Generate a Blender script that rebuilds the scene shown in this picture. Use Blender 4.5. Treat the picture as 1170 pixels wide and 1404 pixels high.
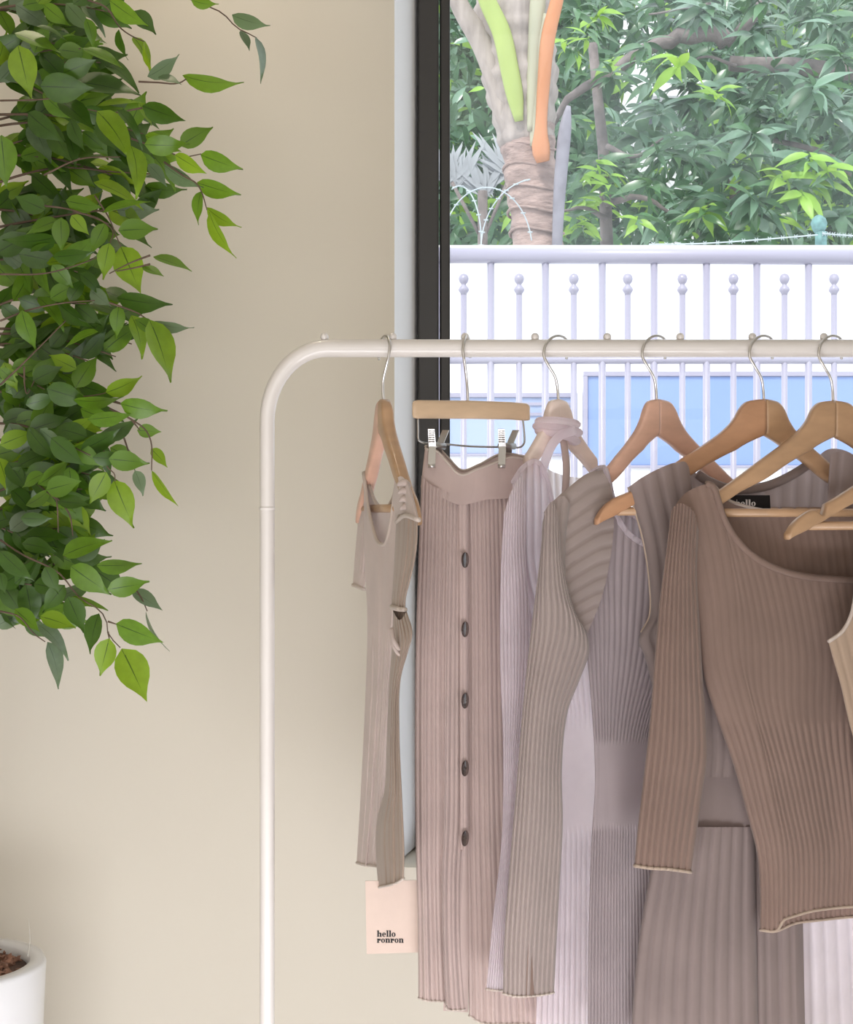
import bpy, bmesh, math, random
from mathutils import Vector, Matrix
random.seed(7)
for o in list(bpy.data.objects): bpy.data.objects.remove(o)
SC = bpy.context.scene
COL = SC.collection
# ------------------------------------------------------------------ camera
F = 2200.0; CAMZ = 1.25
cd = bpy.data.cameras.new('camera'); cam = bpy.data.objects.new('camera', cd); COL.objects.link(cam)
cd.sensor_fit = 'HORIZONTAL'; cd.sensor_width = 36; cd.lens = 36*F/1170
cd.clip_start = .05; cd.clip_end = 200
cam.location = (0, 0, CAMZ); cam.rotation_euler = (math.pi/2, 0, 0)
SC.camera = cam
# ------------------------------------------------------------------ sky, sun, lamps, exposure
W = bpy.data.worlds.new('sky'); SC.world = W; W.use_nodes = True
bg = W.node_tree.nodes['Background']; bg.inputs[0].default_value = (.86, .93, 1, 1); bg.inputs[1].default_value = 1.9
def light(name, kind, loc, rot, power, color, size=1, sy=None, spread=None, spot=None):
    l = bpy.data.lights.new(name, kind); l.energy = power; l.color = color
    if kind == 'AREA':
        l.shape = 'RECTANGLE'; l.size = size; l.size_y = sy or size
        if spread: l.spread = spread
    if kind == 'SUN': l.angle = size
    if kind == 'SPOT': l.spot_size = spot; l.spot_blend = 1; l.shadow_soft_size = size
    o = bpy.data.objects.new(name, l); COL.objects.link(o); o.location = loc; o.rotation_euler = rot
    return o
R = math.radians
light('sun', 'SUN', (3, 0, 8), (R(40), 0, R(-25)), 2.6, (1, .97, .92), R(12))
light('front_fill', 'AREA', (-.35, -2.5, 1.1), (R(90), 0, R(-8)), 46, (1, .975, .96), 3.6, 1.7)  # added fill behind the camera; the room has no opening there
light('low_wall_fill', 'AREA', (-.05, .75, .2), (R(94), 0, R(14)), 19, (.95, .95, 1), 1.5, .35)  # added low fill that brightens the lower wall; no window there
light('ceiling_light', 'AREA', (-.2, -.3, 2.75), (0, 0, 0), 9, (1, .9, .76), 1.2, 1.2)
light('wall_downlight', 'SPOT', (-.42, 2.2, 2.72), (R(12), 0, 0), 17, (1, .84, .64), .05, None, None, R(75))
SC.view_settings.view_transform = 'Standard'; SC.view_settings.look = 'None'
SC.view_settings.gamma = 1; SC.view_settings.use_curve_mapping = False
SC.view_settings.exposure = 0.0
SC.cycles.use_denoising = True
SC.cycles.max_bounces = 10; SC.cycles.transparent_max_bounces = 24

# ------------------------------------------------------------------ helpers
S = 2.0/F                                  # metres per pixel at the rack
def P(x, y, D): return Vector(((x-585)/F*D, D, CAMZ-(y-702)/F*D))
def lerp(a, b, t): return a+(b-a)*t
def cr(pts, n):
    """Catmull-Rom resample of a list of tuples, n samples, chord parametrised"""
    pts = [Vector(p) for p in pts]
    if len(pts) == 2: return [pts[0].lerp(pts[1], i/(n-1)) for i in range(n)]
    L = [0]
    for a, b in zip(pts, pts[1:]): L.append(L[-1]+max((b-a).length, 1e-6))
    out = []; k = 0
    for i in range(n):
        s = L[-1]*i/(n-1)
        while k < len(pts)-2 and s > L[k+1]: k += 1
        t = (s-L[k])/(L[k+1]-L[k])
        p1, p2 = pts[k], pts[k+1]
        p0 = pts[k-1] if k > 0 else p1*2-p2
        p3 = pts[k+2] if k+2 < len(pts) else p2*2-p1
        d = L[k+1]-L[k]
        d0 = (L[k]-L[k-1]) if k > 0 else d
        d2 = (L[k+2]-L[k+1]) if k+2 < len(pts) else d
        m1 = ((p2-p1)/d+(p1-p0)/d0)*.5*d; m2 = ((p3-p2)/d2+(p2-p1)/d)*.5*d
        t2 = t*t; t3 = t2*t
        out.append(p1*(2*t3-3*t2+1)+m1*(t3-2*t2+t)+p2*(-2*t3+3*t2)+m2*(t3-t2))
    return out
def sm(a, b, x):
    t = max(0, min(1, (x-a)/(b-a))) if b != a else float(x > a)
    return t*t*(3-2*t)
class MB:
    def __init__(s): s.v = []; s.f = []
    def box(s, x0, x1, y0, y1, z0, z1):
        n = len(s.v)
        for z in (z0, z1):
            for x, y in ((x0, y0), (x1, y0), (x1, y1), (x0, y1)): s.v.append((x, y, z))
        for q in ((3, 2, 1, 0), (4, 5, 6, 7), (0, 1, 5, 4), (1, 2, 6, 5), (2, 3, 7, 6), (3, 0, 4, 7)): s.f.append(tuple(n+i for i in q))
        return s
    def tube(s, pts, r, seg=10, caps=True, flat=1.0, up=None):
        pts = [Vector(p) for p in pts]; n0 = len(s.v); N = len(pts)
        rs = r if isinstance(r, (list, tuple)) else [r]*N
        t0 = (pts[1]-pts[0]).normalized()
        nrm = Vector(up) if up else (Vector((0, 0, 1)) if abs(t0.z) < .8 else Vector((0, 1, 0)))
        for i, p in enumerate(pts):
            t = (pts[min(i+1, N-1)]-pts[max(i-1, 0)])
            t = t.normalized() if t.length > 1e-9 else t0
            nrm = (nrm-t*nrm.dot(t)).normalized(); b = t.cross(nrm)
            for j in range(seg):
                a = 2*math.pi*j/seg
                s.v.append(tuple(p+nrm*math.cos(a)*rs[i]*flat+b*math.sin(a)*rs[i]))
        for i in range(N-1):
            for j in range(seg):
                a = n0+i*seg+j; b_ = n0+i*seg+(j+1) % seg
                s.f.append((a, b_, b_+seg, a+seg))
        if caps:
            s.f.append(tuple(n0+j for j in range(seg))[::-1]); s.f.append(tuple(n0+(N-1)*seg+j for j in range(seg)))
        return s
    def lathe(s, c, prof, seg=24, axis='z'):
        n0 = len(s.v); N = len(prof)
        for r, z in prof:
            for j in range(seg):
                a = 2*math.pi*j/seg
                x, y = r*math.cos(a), r*math.sin(a)
                s.v.append((c[0]+x, c[1]+y, c[2]+z) if axis == 'z' else (c[0]+x, c[1]+z, c[2]+y))
        for i in range(N-1):
            for j in range(seg):
                a = n0+i*seg+j; b = n0+i*seg+(j+1) % seg
                s.f.append((a, b, b+seg, a+seg))
        s.f.append(tuple(n0+j for j in range(seg))[::-1]); s.f.append(tuple(n0+(N-1)*seg+j for j in range(seg)))
        return s
    def ball(s, c, r, seg=12):
        return s.lathe(c, [(max(r*math.sin(math.pi*i/8), r*.02), -r*math.cos(math.pi*i/8)) for i in range(9)], seg)
    def grid(s, rows, closed=False):
        n0 = len(s.v); m = len(rows[0])
        for r in rows: s.v.extend(tuple(p) for p in r)
        for i in range(len(rows)-1):
            for j in range(m if closed else m-1):
                a = n0+i*m+j; b = n0+i*m+(j+1) % m
                s.f.append((a, b, b+m, a+m))
        return s
    def build(s, name, mat, parent=None, smooth=True, bevel=0, solid=0, recalc=True):
        me = bpy.data.meshes.new(name); me.from_pydata(s.v, [], s.f)
        if recalc:
            bm = bmesh.new(); bm.from_mesh(me); bmesh.ops.recalc_face_normals(bm, faces=bm.faces); bm.to_mesh(me); bm.free()
        me.materials.append(mat)
        if smooth: me.polygons.foreach_set('use_smooth', [True]*len(me.polygons))
        o = bpy.data.objects.new(name, me); COL.objects.link(o)
        if parent:
            o.parent = parent; o.matrix_parent_inverse = Matrix.Translation(-parent_world(parent))
        if bevel:
            b = o.modifiers.new('bevel', 'BEVEL'); b.width = bevel; b.segments = 3; b.limit_method = 'ANGLE'
        if solid:
            b = o.modifiers.new('solidify', 'SOLIDIFY'); b.thickness = solid; b.offset = 0
        return o
def parent_world(p):
    return Vector(p.location) if p.parent is None else Vector((0, 0, 0))   # parts sit at the world origin
def thing(name, label, cat, loc=(0, 0, 0), group=None):
    o = bpy.data.objects.new(name, None); COL.objects.link(o); o.location = loc; o.empty_display_size = .05
    o['label'] = label; o['category'] = cat
    if group: o['group'] = group
    return o
def tag(o, label, cat, group=None):
    o['label'] = label; o['category'] = cat
    if group: o['group'] = group
    return o
def struct(o): o['kind'] = 'structure'; return o

# ------------------------------------------------------------------ materials
def srgb(r, g, b):
    f = lambda c: (c/255/12.92 if c/255 <= .04045 else ((c/255+.055)/1.055)**2.4)
    return (f(r), f(g), f(b), 1)
def mat(name, col, rough=.6, metal=0, noise=None, bump=None, trans=0, spec=.5, sheen=0, coat=0, tcol=None, stretch=None, scale2=None):
    """noise=(scale, amount) tonal variation; bump=(scale, strength, distance)"""
    m = bpy.data.materials.new(name); m.use_nodes = True; nt = m.node_tree; N = nt.nodes; L = nt.links
    p = N['Principled BSDF']; p.inputs['Roughness'].default_value = rough; p.inputs['Metallic'].default_value = metal
    p.inputs['Specular IOR Level'].default_value = spec; p.inputs['Coat Weight'].default_value = coat
    p.inputs['Sheen Weight'].default_value = sheen
    p.inputs['Base Color'].default_value = col
    tc = N.new('ShaderNodeTexCoord'); mp = N.new('ShaderNodeMapping'); L.new(tc.outputs['Object'], mp.inputs[0])
    if stretch: mp.inputs['Scale'].default_value = stretch
    csock = None
    if noise:
        n = N.new('ShaderNodeTexNoise'); n.inputs['Scale'].default_value = noise[0]; n.inputs['Detail'].default_value = 6
        L.new(mp.outputs[0], n.inputs['Vector'])
        r = N.new('ShaderNodeMapRange'); r.inputs['From Min'].default_value = .3; r.inputs['From Max'].default_value = .7
        r.inputs['To Min'].default_value = 1-noise[1]; r.inputs['To Max'].default_value = 1+noise[1]
        L.new(n.outputs['Fac'], r.inputs['Value'])
        vm = N.new('ShaderNodeVectorMath'); vm.operation = 'SCALE'; vm.inputs[0].default_value = col[:3]
        L.new(r.outputs[0], vm.inputs['Scale']); L.new(vm.outputs[0], p.inputs['Base Color']); csock = vm.outputs[0]
    if bump:
        n = N.new('ShaderNodeTexNoise'); n.inputs['Scale'].default_value = bump[0]; n.inputs['Detail'].default_value = 4
        L.new(mp.outputs[0], n.inputs['Vector'])
        b = N.new('ShaderNodeBump'); b.inputs['Strength'].default_value = bump[1]; b.inputs['Distance'].default_value = bump[2]
        L.new(n.outputs['Fac'], b.inputs['Height']); L.new(b.outputs[0], p.inputs['Normal'])
    if trans:
        t = N.new('ShaderNodeBsdfTranslucent'); t.inputs[0].default_value = tcol or col
        if csock and not tcol: L.new(csock, t.inputs[0])
        mx = N.new('ShaderNodeMixShader'); mx.inputs[0].default_value = trans
        L.new(p.outputs[0], mx.inputs[1]); L.new(t.outputs[0], mx.inputs[2]); L.new(mx.outputs[0], N['Material Output'].inputs[0])
    return m
def knit(name, col, trans=.2): return mat(name, col, .9, noise=(14, .06), bump=(900, .25, .0006), trans=trans, spec=.15, sheen=.25)
M = {}
M['wall'] = mat('wall_paint', (.66, .615, .53, 1), .75, noise=(1.5, .012), bump=(90, .06, .002))
M['white_plaster'] = mat('white_plaster', (.9, .91, .93, 1), .7, bump=(60, .1, .002))
M['ceiling'] = mat('ceiling_paint', (.78, .76, .72, 1), .8)
M['floor'] = mat('floor_concrete', (.78, .77, .76, 1), .45, noise=(3, .06))
M['black_frame'] = mat('black_frame', (.03, .028, .027, 1), .38, noise=(4, .1))
M['white_metal'] = mat('white_powder_coat', (.74, .7, .67, 1), .32, noise=(8, .02), coat=.3)
M['steel'] = mat('hook_steel', (.62, .6, .58, 1), .28, metal=1)
M['dark_steel'] = mat('clip_steel', (.42, .41, .4, 1), .32, metal=1)
def wood(name, col):
    return mat(name, col, .42, noise=(22, .10), bump=(60, .08, .001), stretch=(1, 1, 3), coat=.25)
M['wood'] = wood('hanger_beech', (.47, .29, .165, 1))
M['wood_pale'] = wood('hanger_pale_wood', (.62, .45, .30, 1))
M['wood_pink'] = wood('hanger_pinkish_wood', (.66, .40, .30, 1))
M['wood_red'] = wood('hanger_reddish_wood', (.50, .27, .15, 1))
M['wood_light'] = wood('hanger_backlit_wood', (.8, .66, .6, 1))  # backlight on the strap-wrapped hanger is put into this pale colour
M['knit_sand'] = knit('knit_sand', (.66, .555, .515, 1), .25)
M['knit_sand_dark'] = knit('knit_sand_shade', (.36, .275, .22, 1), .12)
M['knit_blush'] = knit('knit_blush', (.57, .45, .415, 1), .22)
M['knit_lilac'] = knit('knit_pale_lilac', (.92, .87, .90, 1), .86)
M['knit_taupe_backlit'] = knit('knit_taupe_backlit', (.50, .43, .44, 1), .45)  # body of the taupe dress, its backlit lilac tint put into the colour
M['knit_taupe'] = knit('knit_taupe', (.43, .355, .33, 1), .25)
M['knit_mushroom'] = knit('knit_mushroom', (.35, .28, .265, 1), .4)
M['knit_brown'] = knit('knit_cocoa', (.335, .235, .195, 1), .38)
M['knit_beige'] = knit('knit_beige', (.42, .31, .23, 1), .15)
M['edge_light'] = knit('knit_edge', (.62, .53, .47, 1), .2)
M['edge_brown'] = knit('knit_edge_brown', (.50, .39, .31, 1), .2)
M['black_cloth'] = mat('label_cloth', (.008, .006, .008, 1), .8)
M['ink'] = mat('black_ink', (.01, .009, .01, 1), .7)
M['label_thread'] = mat('label_thread', (.75, .72, .72, 1), .8)
M['card'] = mat('tag_card', (.62, .49, .42, 1), .7, noise=(60, .02))
M['horn'] = mat('horn_button', (.05, .03, .022, 1), .25, noise=(150, .4), coat=.5)

# ------------------------------------------------------------------ room shell
YW, YW2 = 2.50, 2.66
xw0 = P(541, 0, YW).x; zs = P(0, 1186, YW).z; XR = 2.2; ZT = 2.45
b = MB(); b.box(-1.7, xw0, YW, YW+.28, 0, 2.8); b.box(xw0, XR, YW, YW+.28, 0, zs-.004); b.box(xw0, XR, YW, YW+.28, ZT, 2.8); b.box(XR, 2.6, YW, YW+.28, 0, 2.8)
struct(b.build('wall_back', M['wall'], smooth=False))
struct(MB().box(-1.8, -1.7, -3.2, YW+.28, 0, 2.8).build('wall_left', M['wall'], smooth=False))
struct(MB().box(2.6, 2.7, -3.2, YW+.28, 0, 2.8).build('wall_right', M['wall'], smooth=False))
struct(MB().box(-1.8, 2.7, -3.3, -3.2, 0, 2.8).build('wall_front', M['wall'], smooth=False))
struct(MB().box(-1.8, 2.7, -3.3, YW+.28, -.1, 0).build('floor', M['floor'], smooth=False))
struct(MB().box(-1.8, 2.7, -3.3, YW+.28, 2.8, 2.95).build('ceiling', M['ceiling'], smooth=False))
# splayed white plaster reveal on the left of the window
x1 = P(574, 0, YW2).x
rv = MB(); rv.v = [(xw0, YW-.001, zs), (x1, YW2, zs), (x1, YW+.275, zs), (xw0+.001, YW+.275, zs), (xw0, YW-.001, ZT), (x1, YW2, ZT), (x1, YW+.275, ZT), (xw0+.001, YW+.275, ZT)]
rv.f = [(0, 1, 5, 4), (1, 2, 6, 5), (2, 3, 7, 6), (3, 0, 4, 7), (0, 3, 2, 1), (4, 5, 6, 7)]
struct(rv.build('trim_1', M['white_plaster'], smooth=False))
win = bpy.data.objects.new('window_1', None); COL.objects.link(win); win.location = (x1, YW2, zs); struct(win)
fx0 = P(573, 0, YW2-.02).x; fx1 = P(602, 0, YW2-.02).x; fx2 = P(617, 0, YW2+.01).x
b = MB(); b.box(fx0, fx1, YW2-.03, YW2+.05, zs, ZT)
b.build('window_frame', M['black_frame'], win, smooth=False, bevel=.003)
b = MB(); b.box(fx1+.0015, fx2, YW2-.018, YW2+.05, zs, ZT)
b.build('glazing_bead', M['black_frame'], win, smooth=False, bevel=.003)
b = MB(); b.box(fx2, XR, YW2-.03, YW2+.05, zs, zs+.045); b.box(fx2, XR, YW2-.03, YW2+.05, ZT-.05, ZT); b.box(XR-.05, XR, YW2-.03, YW2+.05, zs+.045, ZT-.05)
b.build('frame_rail', M['black_frame'], win, smooth=False, bevel=.003)
MB().box(xw0+.036, XR, YW-.0, YW2-.03, zs-.003, zs+.0).build('window_sill', M['white_plaster'], win, smooth=False)
# glass with the veiling haze over the view mixed into its shader
g = bpy.data.materials.new('hazy_glass'); g.use_nodes = True; nt = g.node_tree; N = nt.nodes; L = nt.links; N.remove(N['Principled BSDF'])
tr = N.new('ShaderNodeBsdfTransparent'); gl = N.new('ShaderNodeBsdfGlossy'); gl.inputs['Roughness'].default_value = .02
df = N.new('ShaderNodeBsdfTranslucent'); df.inputs[0].default_value = (.9, .95, 1, 1)
fr = N.new('ShaderNodeFresnel'); fr.inputs[0].default_value = 1.3
m1 = N.new('ShaderNodeMixShader'); m2 = N.new('ShaderNodeMixShader')
ns = N.new('ShaderNodeTexNoise'); ns.inputs['Scale'].default_value = 3.5; tcg = N.new('ShaderNodeTexCoord'); L.new(tcg.outputs['Object'], ns.inputs['Vector'])
mr = N.new('ShaderNodeMapRange'); mr.inputs['From Min'].default_value = .35; mr.inputs['From Max'].default_value = .75; mr.inputs['To Min'].default_value = .03; mr.inputs['To Max'].default_value = .13
L.new(ns.outputs['Fac'], mr.inputs['Value']); L.new(mr.outputs[0], m1.inputs[0]); L.new(tr.outputs[0], m1.inputs[1]); L.new(df.outputs[0], m1.inputs[2])
L.new(fr.outputs[0], m2.inputs[0]); L.new(m1.outputs[0], m2.inputs[1]); L.new(gl.outputs[0], m2.inputs[2]); L.new(m2.outputs[0], N['Material Output'].inputs[0])
b = MB(); b.v = [(fx2, YW2+.012, zs+.045), (XR-.05, YW2+.012, zs+.045), (XR-.05, YW2+.012, ZT-.05), (fx2, YW2+.012, ZT-.05)]; b.f = [(0, 1, 2, 3)]
b.build('pane', g, win, smooth=False, recalc=False)

# ------------------------------------------------------------------ outdoors
M['white_wall'] = mat('whitewashed_wall', (.88, .88, .9, 1), .8, noise=(2, .03), bump=(20, .2, .01))
M['pavement'] = mat('pavement', (.7, .69, .68, 1), .8, noise=(4, .08))
M['shaded_fence_paint'] = mat('shaded_fence_paint', (.36, .345, .44, 1), .35, coat=.3)  # white fence whose backlit shade is put into this grey-lavender
M['blue_sheet'] = mat('pale_blue_sheet', (.22, .32, .60, 1), .6, noise=(2, .04))
M['blue_sheet_pale'] = mat('paler_blue_sheet', (.34, .42, .62, 1), .6, noise=(2, .04))
M['wire'] = mat('galvanised_wire', (.42, .48, .5, 1), .5)
M['teal_post'] = mat('teal_paint', (.13, .27, .26, 1), .6, noise=(30, .3))
M['palm_bark'] = mat('palm_bark', (.34, .25, .22, 1), .85, noise=(9, .3), bump=(25, .6, .02), stretch=(1, 1, 2.5))
M['palm_sheath'] = mat('palm_sheath', (.36, .31, .28, 1), .8, noise=(7, .22), bump=(20, .4, .01), stretch=(3, 3, .6))
M['petiole_green'] = mat('petiole_green', (.34, .42, .13, 1), .5, noise=(6, .12), stretch=(1, 1, .4))
M['petiole_cream'] = mat('petiole_cream', (.40, .39, .28, 1), .5, noise=(5, .15), stretch=(1, 1, .4))
M['petiole_orange'] = mat('petiole_orange', (.52, .22, .10, 1), .45, noise=(5, .2), stretch=(1, 1, .4))
M['dry_sheath'] = mat('dry_sheath', (.24, .23, .26, 1), .8, noise=(12, .2))
M['bark'] = mat('grey_bark', (.20, .17, .16, 1), .9, noise=(15, .3), bump=(30, .6, .01))
def leafmat(name, col, tcol, tr, rough=.45, spec=.5, vein=False, veincol=None):
    m = mat(name, col, rough, noise=(5, .25), trans=tr, tcol=tcol, spec=spec)
    if vein:
        nt = m.node_tree; N = nt.nodes; L = nt.links; p = N['Principled BSDF']
        tc = N.new('ShaderNodeTexCoord'); sx = N.new('ShaderNodeSeparateXYZ'); L.new(tc.outputs['UV'], sx.inputs[0])
        sb = N.new('ShaderNodeMath'); sb.operation = 'SUBTRACT'; sb.inputs[1].default_value = .5; L.new(sx.outputs['X'], sb.inputs[0])
        ab = N.new('ShaderNodeMath'); ab.operation = 'ABSOLUTE'; L.new(sb.outputs[0], ab.inputs[0])
        wd = N.new('ShaderNodeMapRange'); wd.inputs['From Min'].default_value = .0; wd.inputs['From Max'].default_value = .8; wd.inputs['To Min'].default_value = .05; wd.inputs['To Max'].default_value = .002
        L.new(sx.outputs['Y'], wd.inputs['Value'])
        lt = N.new('ShaderNodeMapRange'); lt.inputs['From Min'].default_value = .0
        L.new(wd.outputs[0], lt.inputs['From Max']); L.new(ab.outputs[0], lt.inputs['Value'])
        for nd, sock in ((p, 'Base Color'), (next(n for n in N if n.type == 'BSDF_TRANSLUCENT'), 'Color')):
            mx = N.new('ShaderNodeMix'); mx.data_type = 'RGBA'; L.new(lt.outputs[0], mx.inputs[0])
            mx.inputs[6].default_value = veincol
            src = nd.inputs[sock].links[0].from_socket if nd.inputs[sock].links else None
            if src: L.new(src, mx.inputs[7])
            else: mx.inputs[7].default_value = nd.inputs[sock].default_value
            L.new(mx.outputs[2], nd.inputs[sock])
    return m
mango = [leafmat('mango_leaf_green', (.085, .19, .085, 1), (.13, .30, .06, 1), .25, .3, .9),
         leafmat('mango_leaf_bluish', (.15, .27, .18, 1), (.17, .32, .12, 1), .2, .28, 1.0),
         leafmat('mango_leaf_dark', (.035, .10, .04, 1), (.07, .18, .04, 1), .2, .4, .6),
         leafmat('mango_leaf_fresh', (.28, .50, .07, 1), (.4, .62, .08, 1), .4, .4, .6)]
struct(MB().box(-14, 14, YW+.28, 24, -.15, -.02).build('ground', M['pavement'], smooth=False))

# boundary wall with coping
yb = 8.0; zb = P(0, 337, yb).z
bw = thing('boundary_wall', 'bright white boundary wall behind the picket fence, trees above it', 'wall', (2, yb, 0))
MB().box(-3, 5, yb, yb+.2, -.02, zb-.06).build('wall_face', M['white_wall'], bw, smooth=False)
MB().box(-3, 5, yb-.03, yb+.23, zb-.06, zb).build('coping', M['white_wall'], bw, smooth=False, bevel=.01)

# blue sheets standing before the wall
def sheet(px0, px1, py0, py1, D, mt, label, lines):
    a = P(px0, py0, D); c = P(px1, py1, D)
    t = thing('blue_panel', label, 'panel', (a.x+.5, D, -.02), None)
    MB().box(a.x, c.x, D, D+.03, c.z, a.z).build('sheet', mt, t, smooth=False, bevel=.003)
    bb = MB(); bb.box(a.x-.02, c.x+.02, D-.012, D+.04, a.z, a.z+.022); bb.box(a.x-.02, a.x, D-.012, D+.04, -.02, a.z)
    bb.box(c.x, c.x+.02, D-.012, D+.04, -.02, a.z); bb.box(a.x-.02, c.x+.02, D-.012, D+.04, c.z-.012, c.z)
    bb.build('frame', M['shaded_fence_paint'], t, smooth=False, bevel=.003)
    for ln in lines:
        z = P(0, ln, D).z
        MB().box(a.x, c.x, D-.008, D, z, z+.014).build('seam', M['shaded_fence_paint'], t, smooth=False)
    MB().box(a.x, c.x, D+.005, D+.025, -.02, c.z-.012).build('lower_sheet', M['white_wall'], t, smooth=False)
    return t
sheet(806, 1300, 516, 638, 7.2, M['blue_sheet'], 'larger pale blue sheet panel behind the fence, beneath the hangers on the right', [])
sheet(560, 786, 545, 622, 7.4, M['blue_sheet_pale'], 'smaller paler blue panel behind the fence, behind the clip hanger', [556, 570])

# white picket fence
yf = 5.4
fn = thing('picket_fence', 'white metal railing of tall bars and ball-topped short bars outside the window', 'fence', (P(850, 0, yf).x, yf, 0))
ra = P(560, 350, yf); rb_ = P(1400, 353, yf)
MB().tube([ra, rb_], .027, 16).build('top_rail', M['shaded_fence_paint'], fn)
MB().tube([P(560, 494, yf), P(1400, 494, yf)], .013, 12).build('middle_rail', M['shaded_fence_paint'], fn)
MB().tube([P(560, 1120, yf), P(1400, 1120, yf)], .016, 12).build('bottom_rail', M['shaded_fence_paint'], fn)
tall = [600, 673, 748, 826, 897, 969, 1038, 1109, 1178, 1247, 1316]
short = [636, 712, 787, 861, 936, 1006, 1076, 1144, 1212, 1281]
zg = -.02
for x in tall:
    p = P(x, 358, yf); MB().tube([(p.x, yf, zg), (p.x, yf, p.z)], .0122, 12).build('picket', M['shaded_fence_paint'], fn)
for x in short:
    p = P(x, 404, yf)
    pk = MB().tube([(p.x, yf, zg), (p.x, yf, p.z)], .0105, 12).build('short_picket', M['shaded_fence_paint'], fn)
    q = P(x, 397, yf)
    MB().lathe((q.x, yf, q.z), [(.010, -.02), (.012, -.012), (.017, -.006), (.0185, 0), (.015, .008), (.009, .014), (.0085, .018), (.0125, .022), (.0165, .03), (.0175, .037), (.0155, .045), (.009, .052), (.001, .054)], 16).build('finial', M['shaded_fence_paint'], pk)

# ---- leaves shared meshes
def leaf_mesh(name, mt, w, droop, fold, n=7, tipx=.0, wav=0):
    v = []; f = []
    for i in range(n):
        t = i/(n-1)
        hw = w*.5*(math.sin(math.pi*min(1, t**.78))**.8 if 0 < t < 1 else 0)*(1-.35*t*t)/.83
        if 0 < t < 1 and t > .6: hw *= 1-.6*(t-.6)/.4
        z = -droop*t*t; y = t*(1-droop*.25*t); wz = wav*math.sin(t*9)
        v += [(-hw, y, z+hw*fold+wz), (tipx*t*t, y, z), (hw, y, z+hw*fold-wz)]
    for i in range(n-1):
        a = i*3; f += [(a, a+1, a+4, a+3), (a+1, a+2, a+5, a+4)]
    me = bpy.data.meshes.new(name); me.from_pydata(v, [], f); me.materials.append(mt)
    uv = me.uv_layers.new(name='leaf')
    for lp in me.loops: uv.data[lp.index].uv = (.5*(lp.vertex_index % 3), (lp.vertex_index//3)/(n-1))
    me.polygons.foreach_set('use_smooth', [True]*len(me.polygons)); return me
def orient(base, tip, nrm):
    y = (tip-base); Ln = y.length; y = y/Ln
    z = nrm-y*nrm.dot(y); z = z.normalized() if z.length > 1e-6 else Vector((0, 0, 1)); x = y.cross(z)
    return Matrix(((x.x*Ln, y.x*Ln, z.x*Ln, base.x), (x.y*Ln, y.y*Ln, z.y*Ln, base.y), (x.z*Ln, y.z*Ln, z.z*Ln, base.z), (0, 0, 0, 1)))
def add_leaves(parent, items, cap=300, stuffname='distant_leaves'):
    """items: (mesh, matrix, size) ; the largest cap become parts, the others one stuff mesh"""
    items = sorted(items, key=lambda q: -q[2])
    off = Matrix.Translation(-parent_world(parent))
    for me, mtx, _ in items[:cap]:
        o = bpy.data.objects.new('leaf', me); COL.objects.link(o); o.parent = parent; o.matrix_parent_inverse = off
        o.matrix_basis = mtx
    rest = items[cap:]
    if rest:
        v = []; f = []; mi = []; mats = []; uvs = []
        for me, mtx, _ in rest:
            if me.materials[0] not in mats: mats.append(me.materials[0])
            k = mats.index(me.materials[0]); n = len(v)
            v.extend(tuple(mtx @ q.co) for q in me.vertices)
            uvs.extend(me.uv_layers[0].data[i].uv[k_] for i in range(len(me.loops)) for k_ in (0, 1))
            for p in me.polygons: f.append(tuple(n+i for i in p.vertices)); mi.append(k)
        me = bpy.data.meshes.new(stuffname); me.from_pydata(v, [], f)
        for m_ in mats: me.materials.append(m_)
        me.uv_layers.new(name='leaf').data.foreach_set('uv', uvs)
        me.polygons.foreach_set('material_index', mi); me.polygons.foreach_set('use_smooth', [True]*len(f))
        o = bpy.data.objects.new(stuffname, me); COL.objects.link(o); o.parent = parent; o.matrix_parent_inverse = off; o['kind'] = 'stuff'
mleaf = [leaf_mesh('mango_leaf', m_, .24, .35, .25, 7) for m_ in mango]
def rosette(c, n, ln, tones, items, rng, up=Vector((0, -.35, .6))):
    """drooping whorl of long leaves around a twig end"""
    for i in range(n):
        a = 2*math.pi*i/n+rng.uniform(-.25, .25); el = rng.uniform(-.9, .55)
        d = Vector((math.cos(a), math.sin(a)*.85, el)).normalized()
        l = ln*rng.uniform(.7, 1.15)
        nr = Vector((-d.x*.3, -.75, .8))+Vector((rng.uniform(-.5, .5), rng.uniform(-.3, .3), rng.uniform(-.3, .4)))
        items.append((mleaf[rng.choice(tones)], orient(c+Vector((0, 0, rng.uniform(-.04, .03))), c+d*l, nr), l))
rng = random.Random(11)
def bumpy(pts, n, j, rg):
    q = cr(pts, n); return [p+Vector((rg.uniform(-j, j), rg.uniform(-j, j), rg.uniform(-j, j))) for p in q]

# mango tree on the right
t1 = thing('mango_tree', 'large mango tree with bluish drooping leaves filling the upper right of the window', 'tree', (P(1500, 0, 10.5).x, 10.5, -.02))
tb = P(1500, 0, 10.5)
MB().tube(bumpy([(tb.x, 10.5, -.02), (tb.x-.05, 10.5, 2), P(1420, 150, 10.5), P(1380, -150, 10.5)], 14, .015, rng), [lerp(.17, .09, i/13) for i in range(14)], 12).build('trunk', M['bark'], t1)
def branch(par, pts, D, r0, r1, n=16, j=.012):
    MB().tube(bumpy([P(x, y, D+dd) for x, y, dd in pts], n, j, rng), [lerp(r0, r1, i/(n-1)) for i in range(n)], 8).build('branch', M['bark'], par)
branch(t1, [(1420, 150, 0), (1300, 105, -.1), (1130, 95, -.2), (1000, 90, -.2)], 10.4, .08, .05)
branch(t1, [(1400, 0, 0), (1200, -60, 0), (1060, -30, -.2), (1035, 20, -.3), (1000, 60, -.2)], 10.4, .07, .04)
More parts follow.
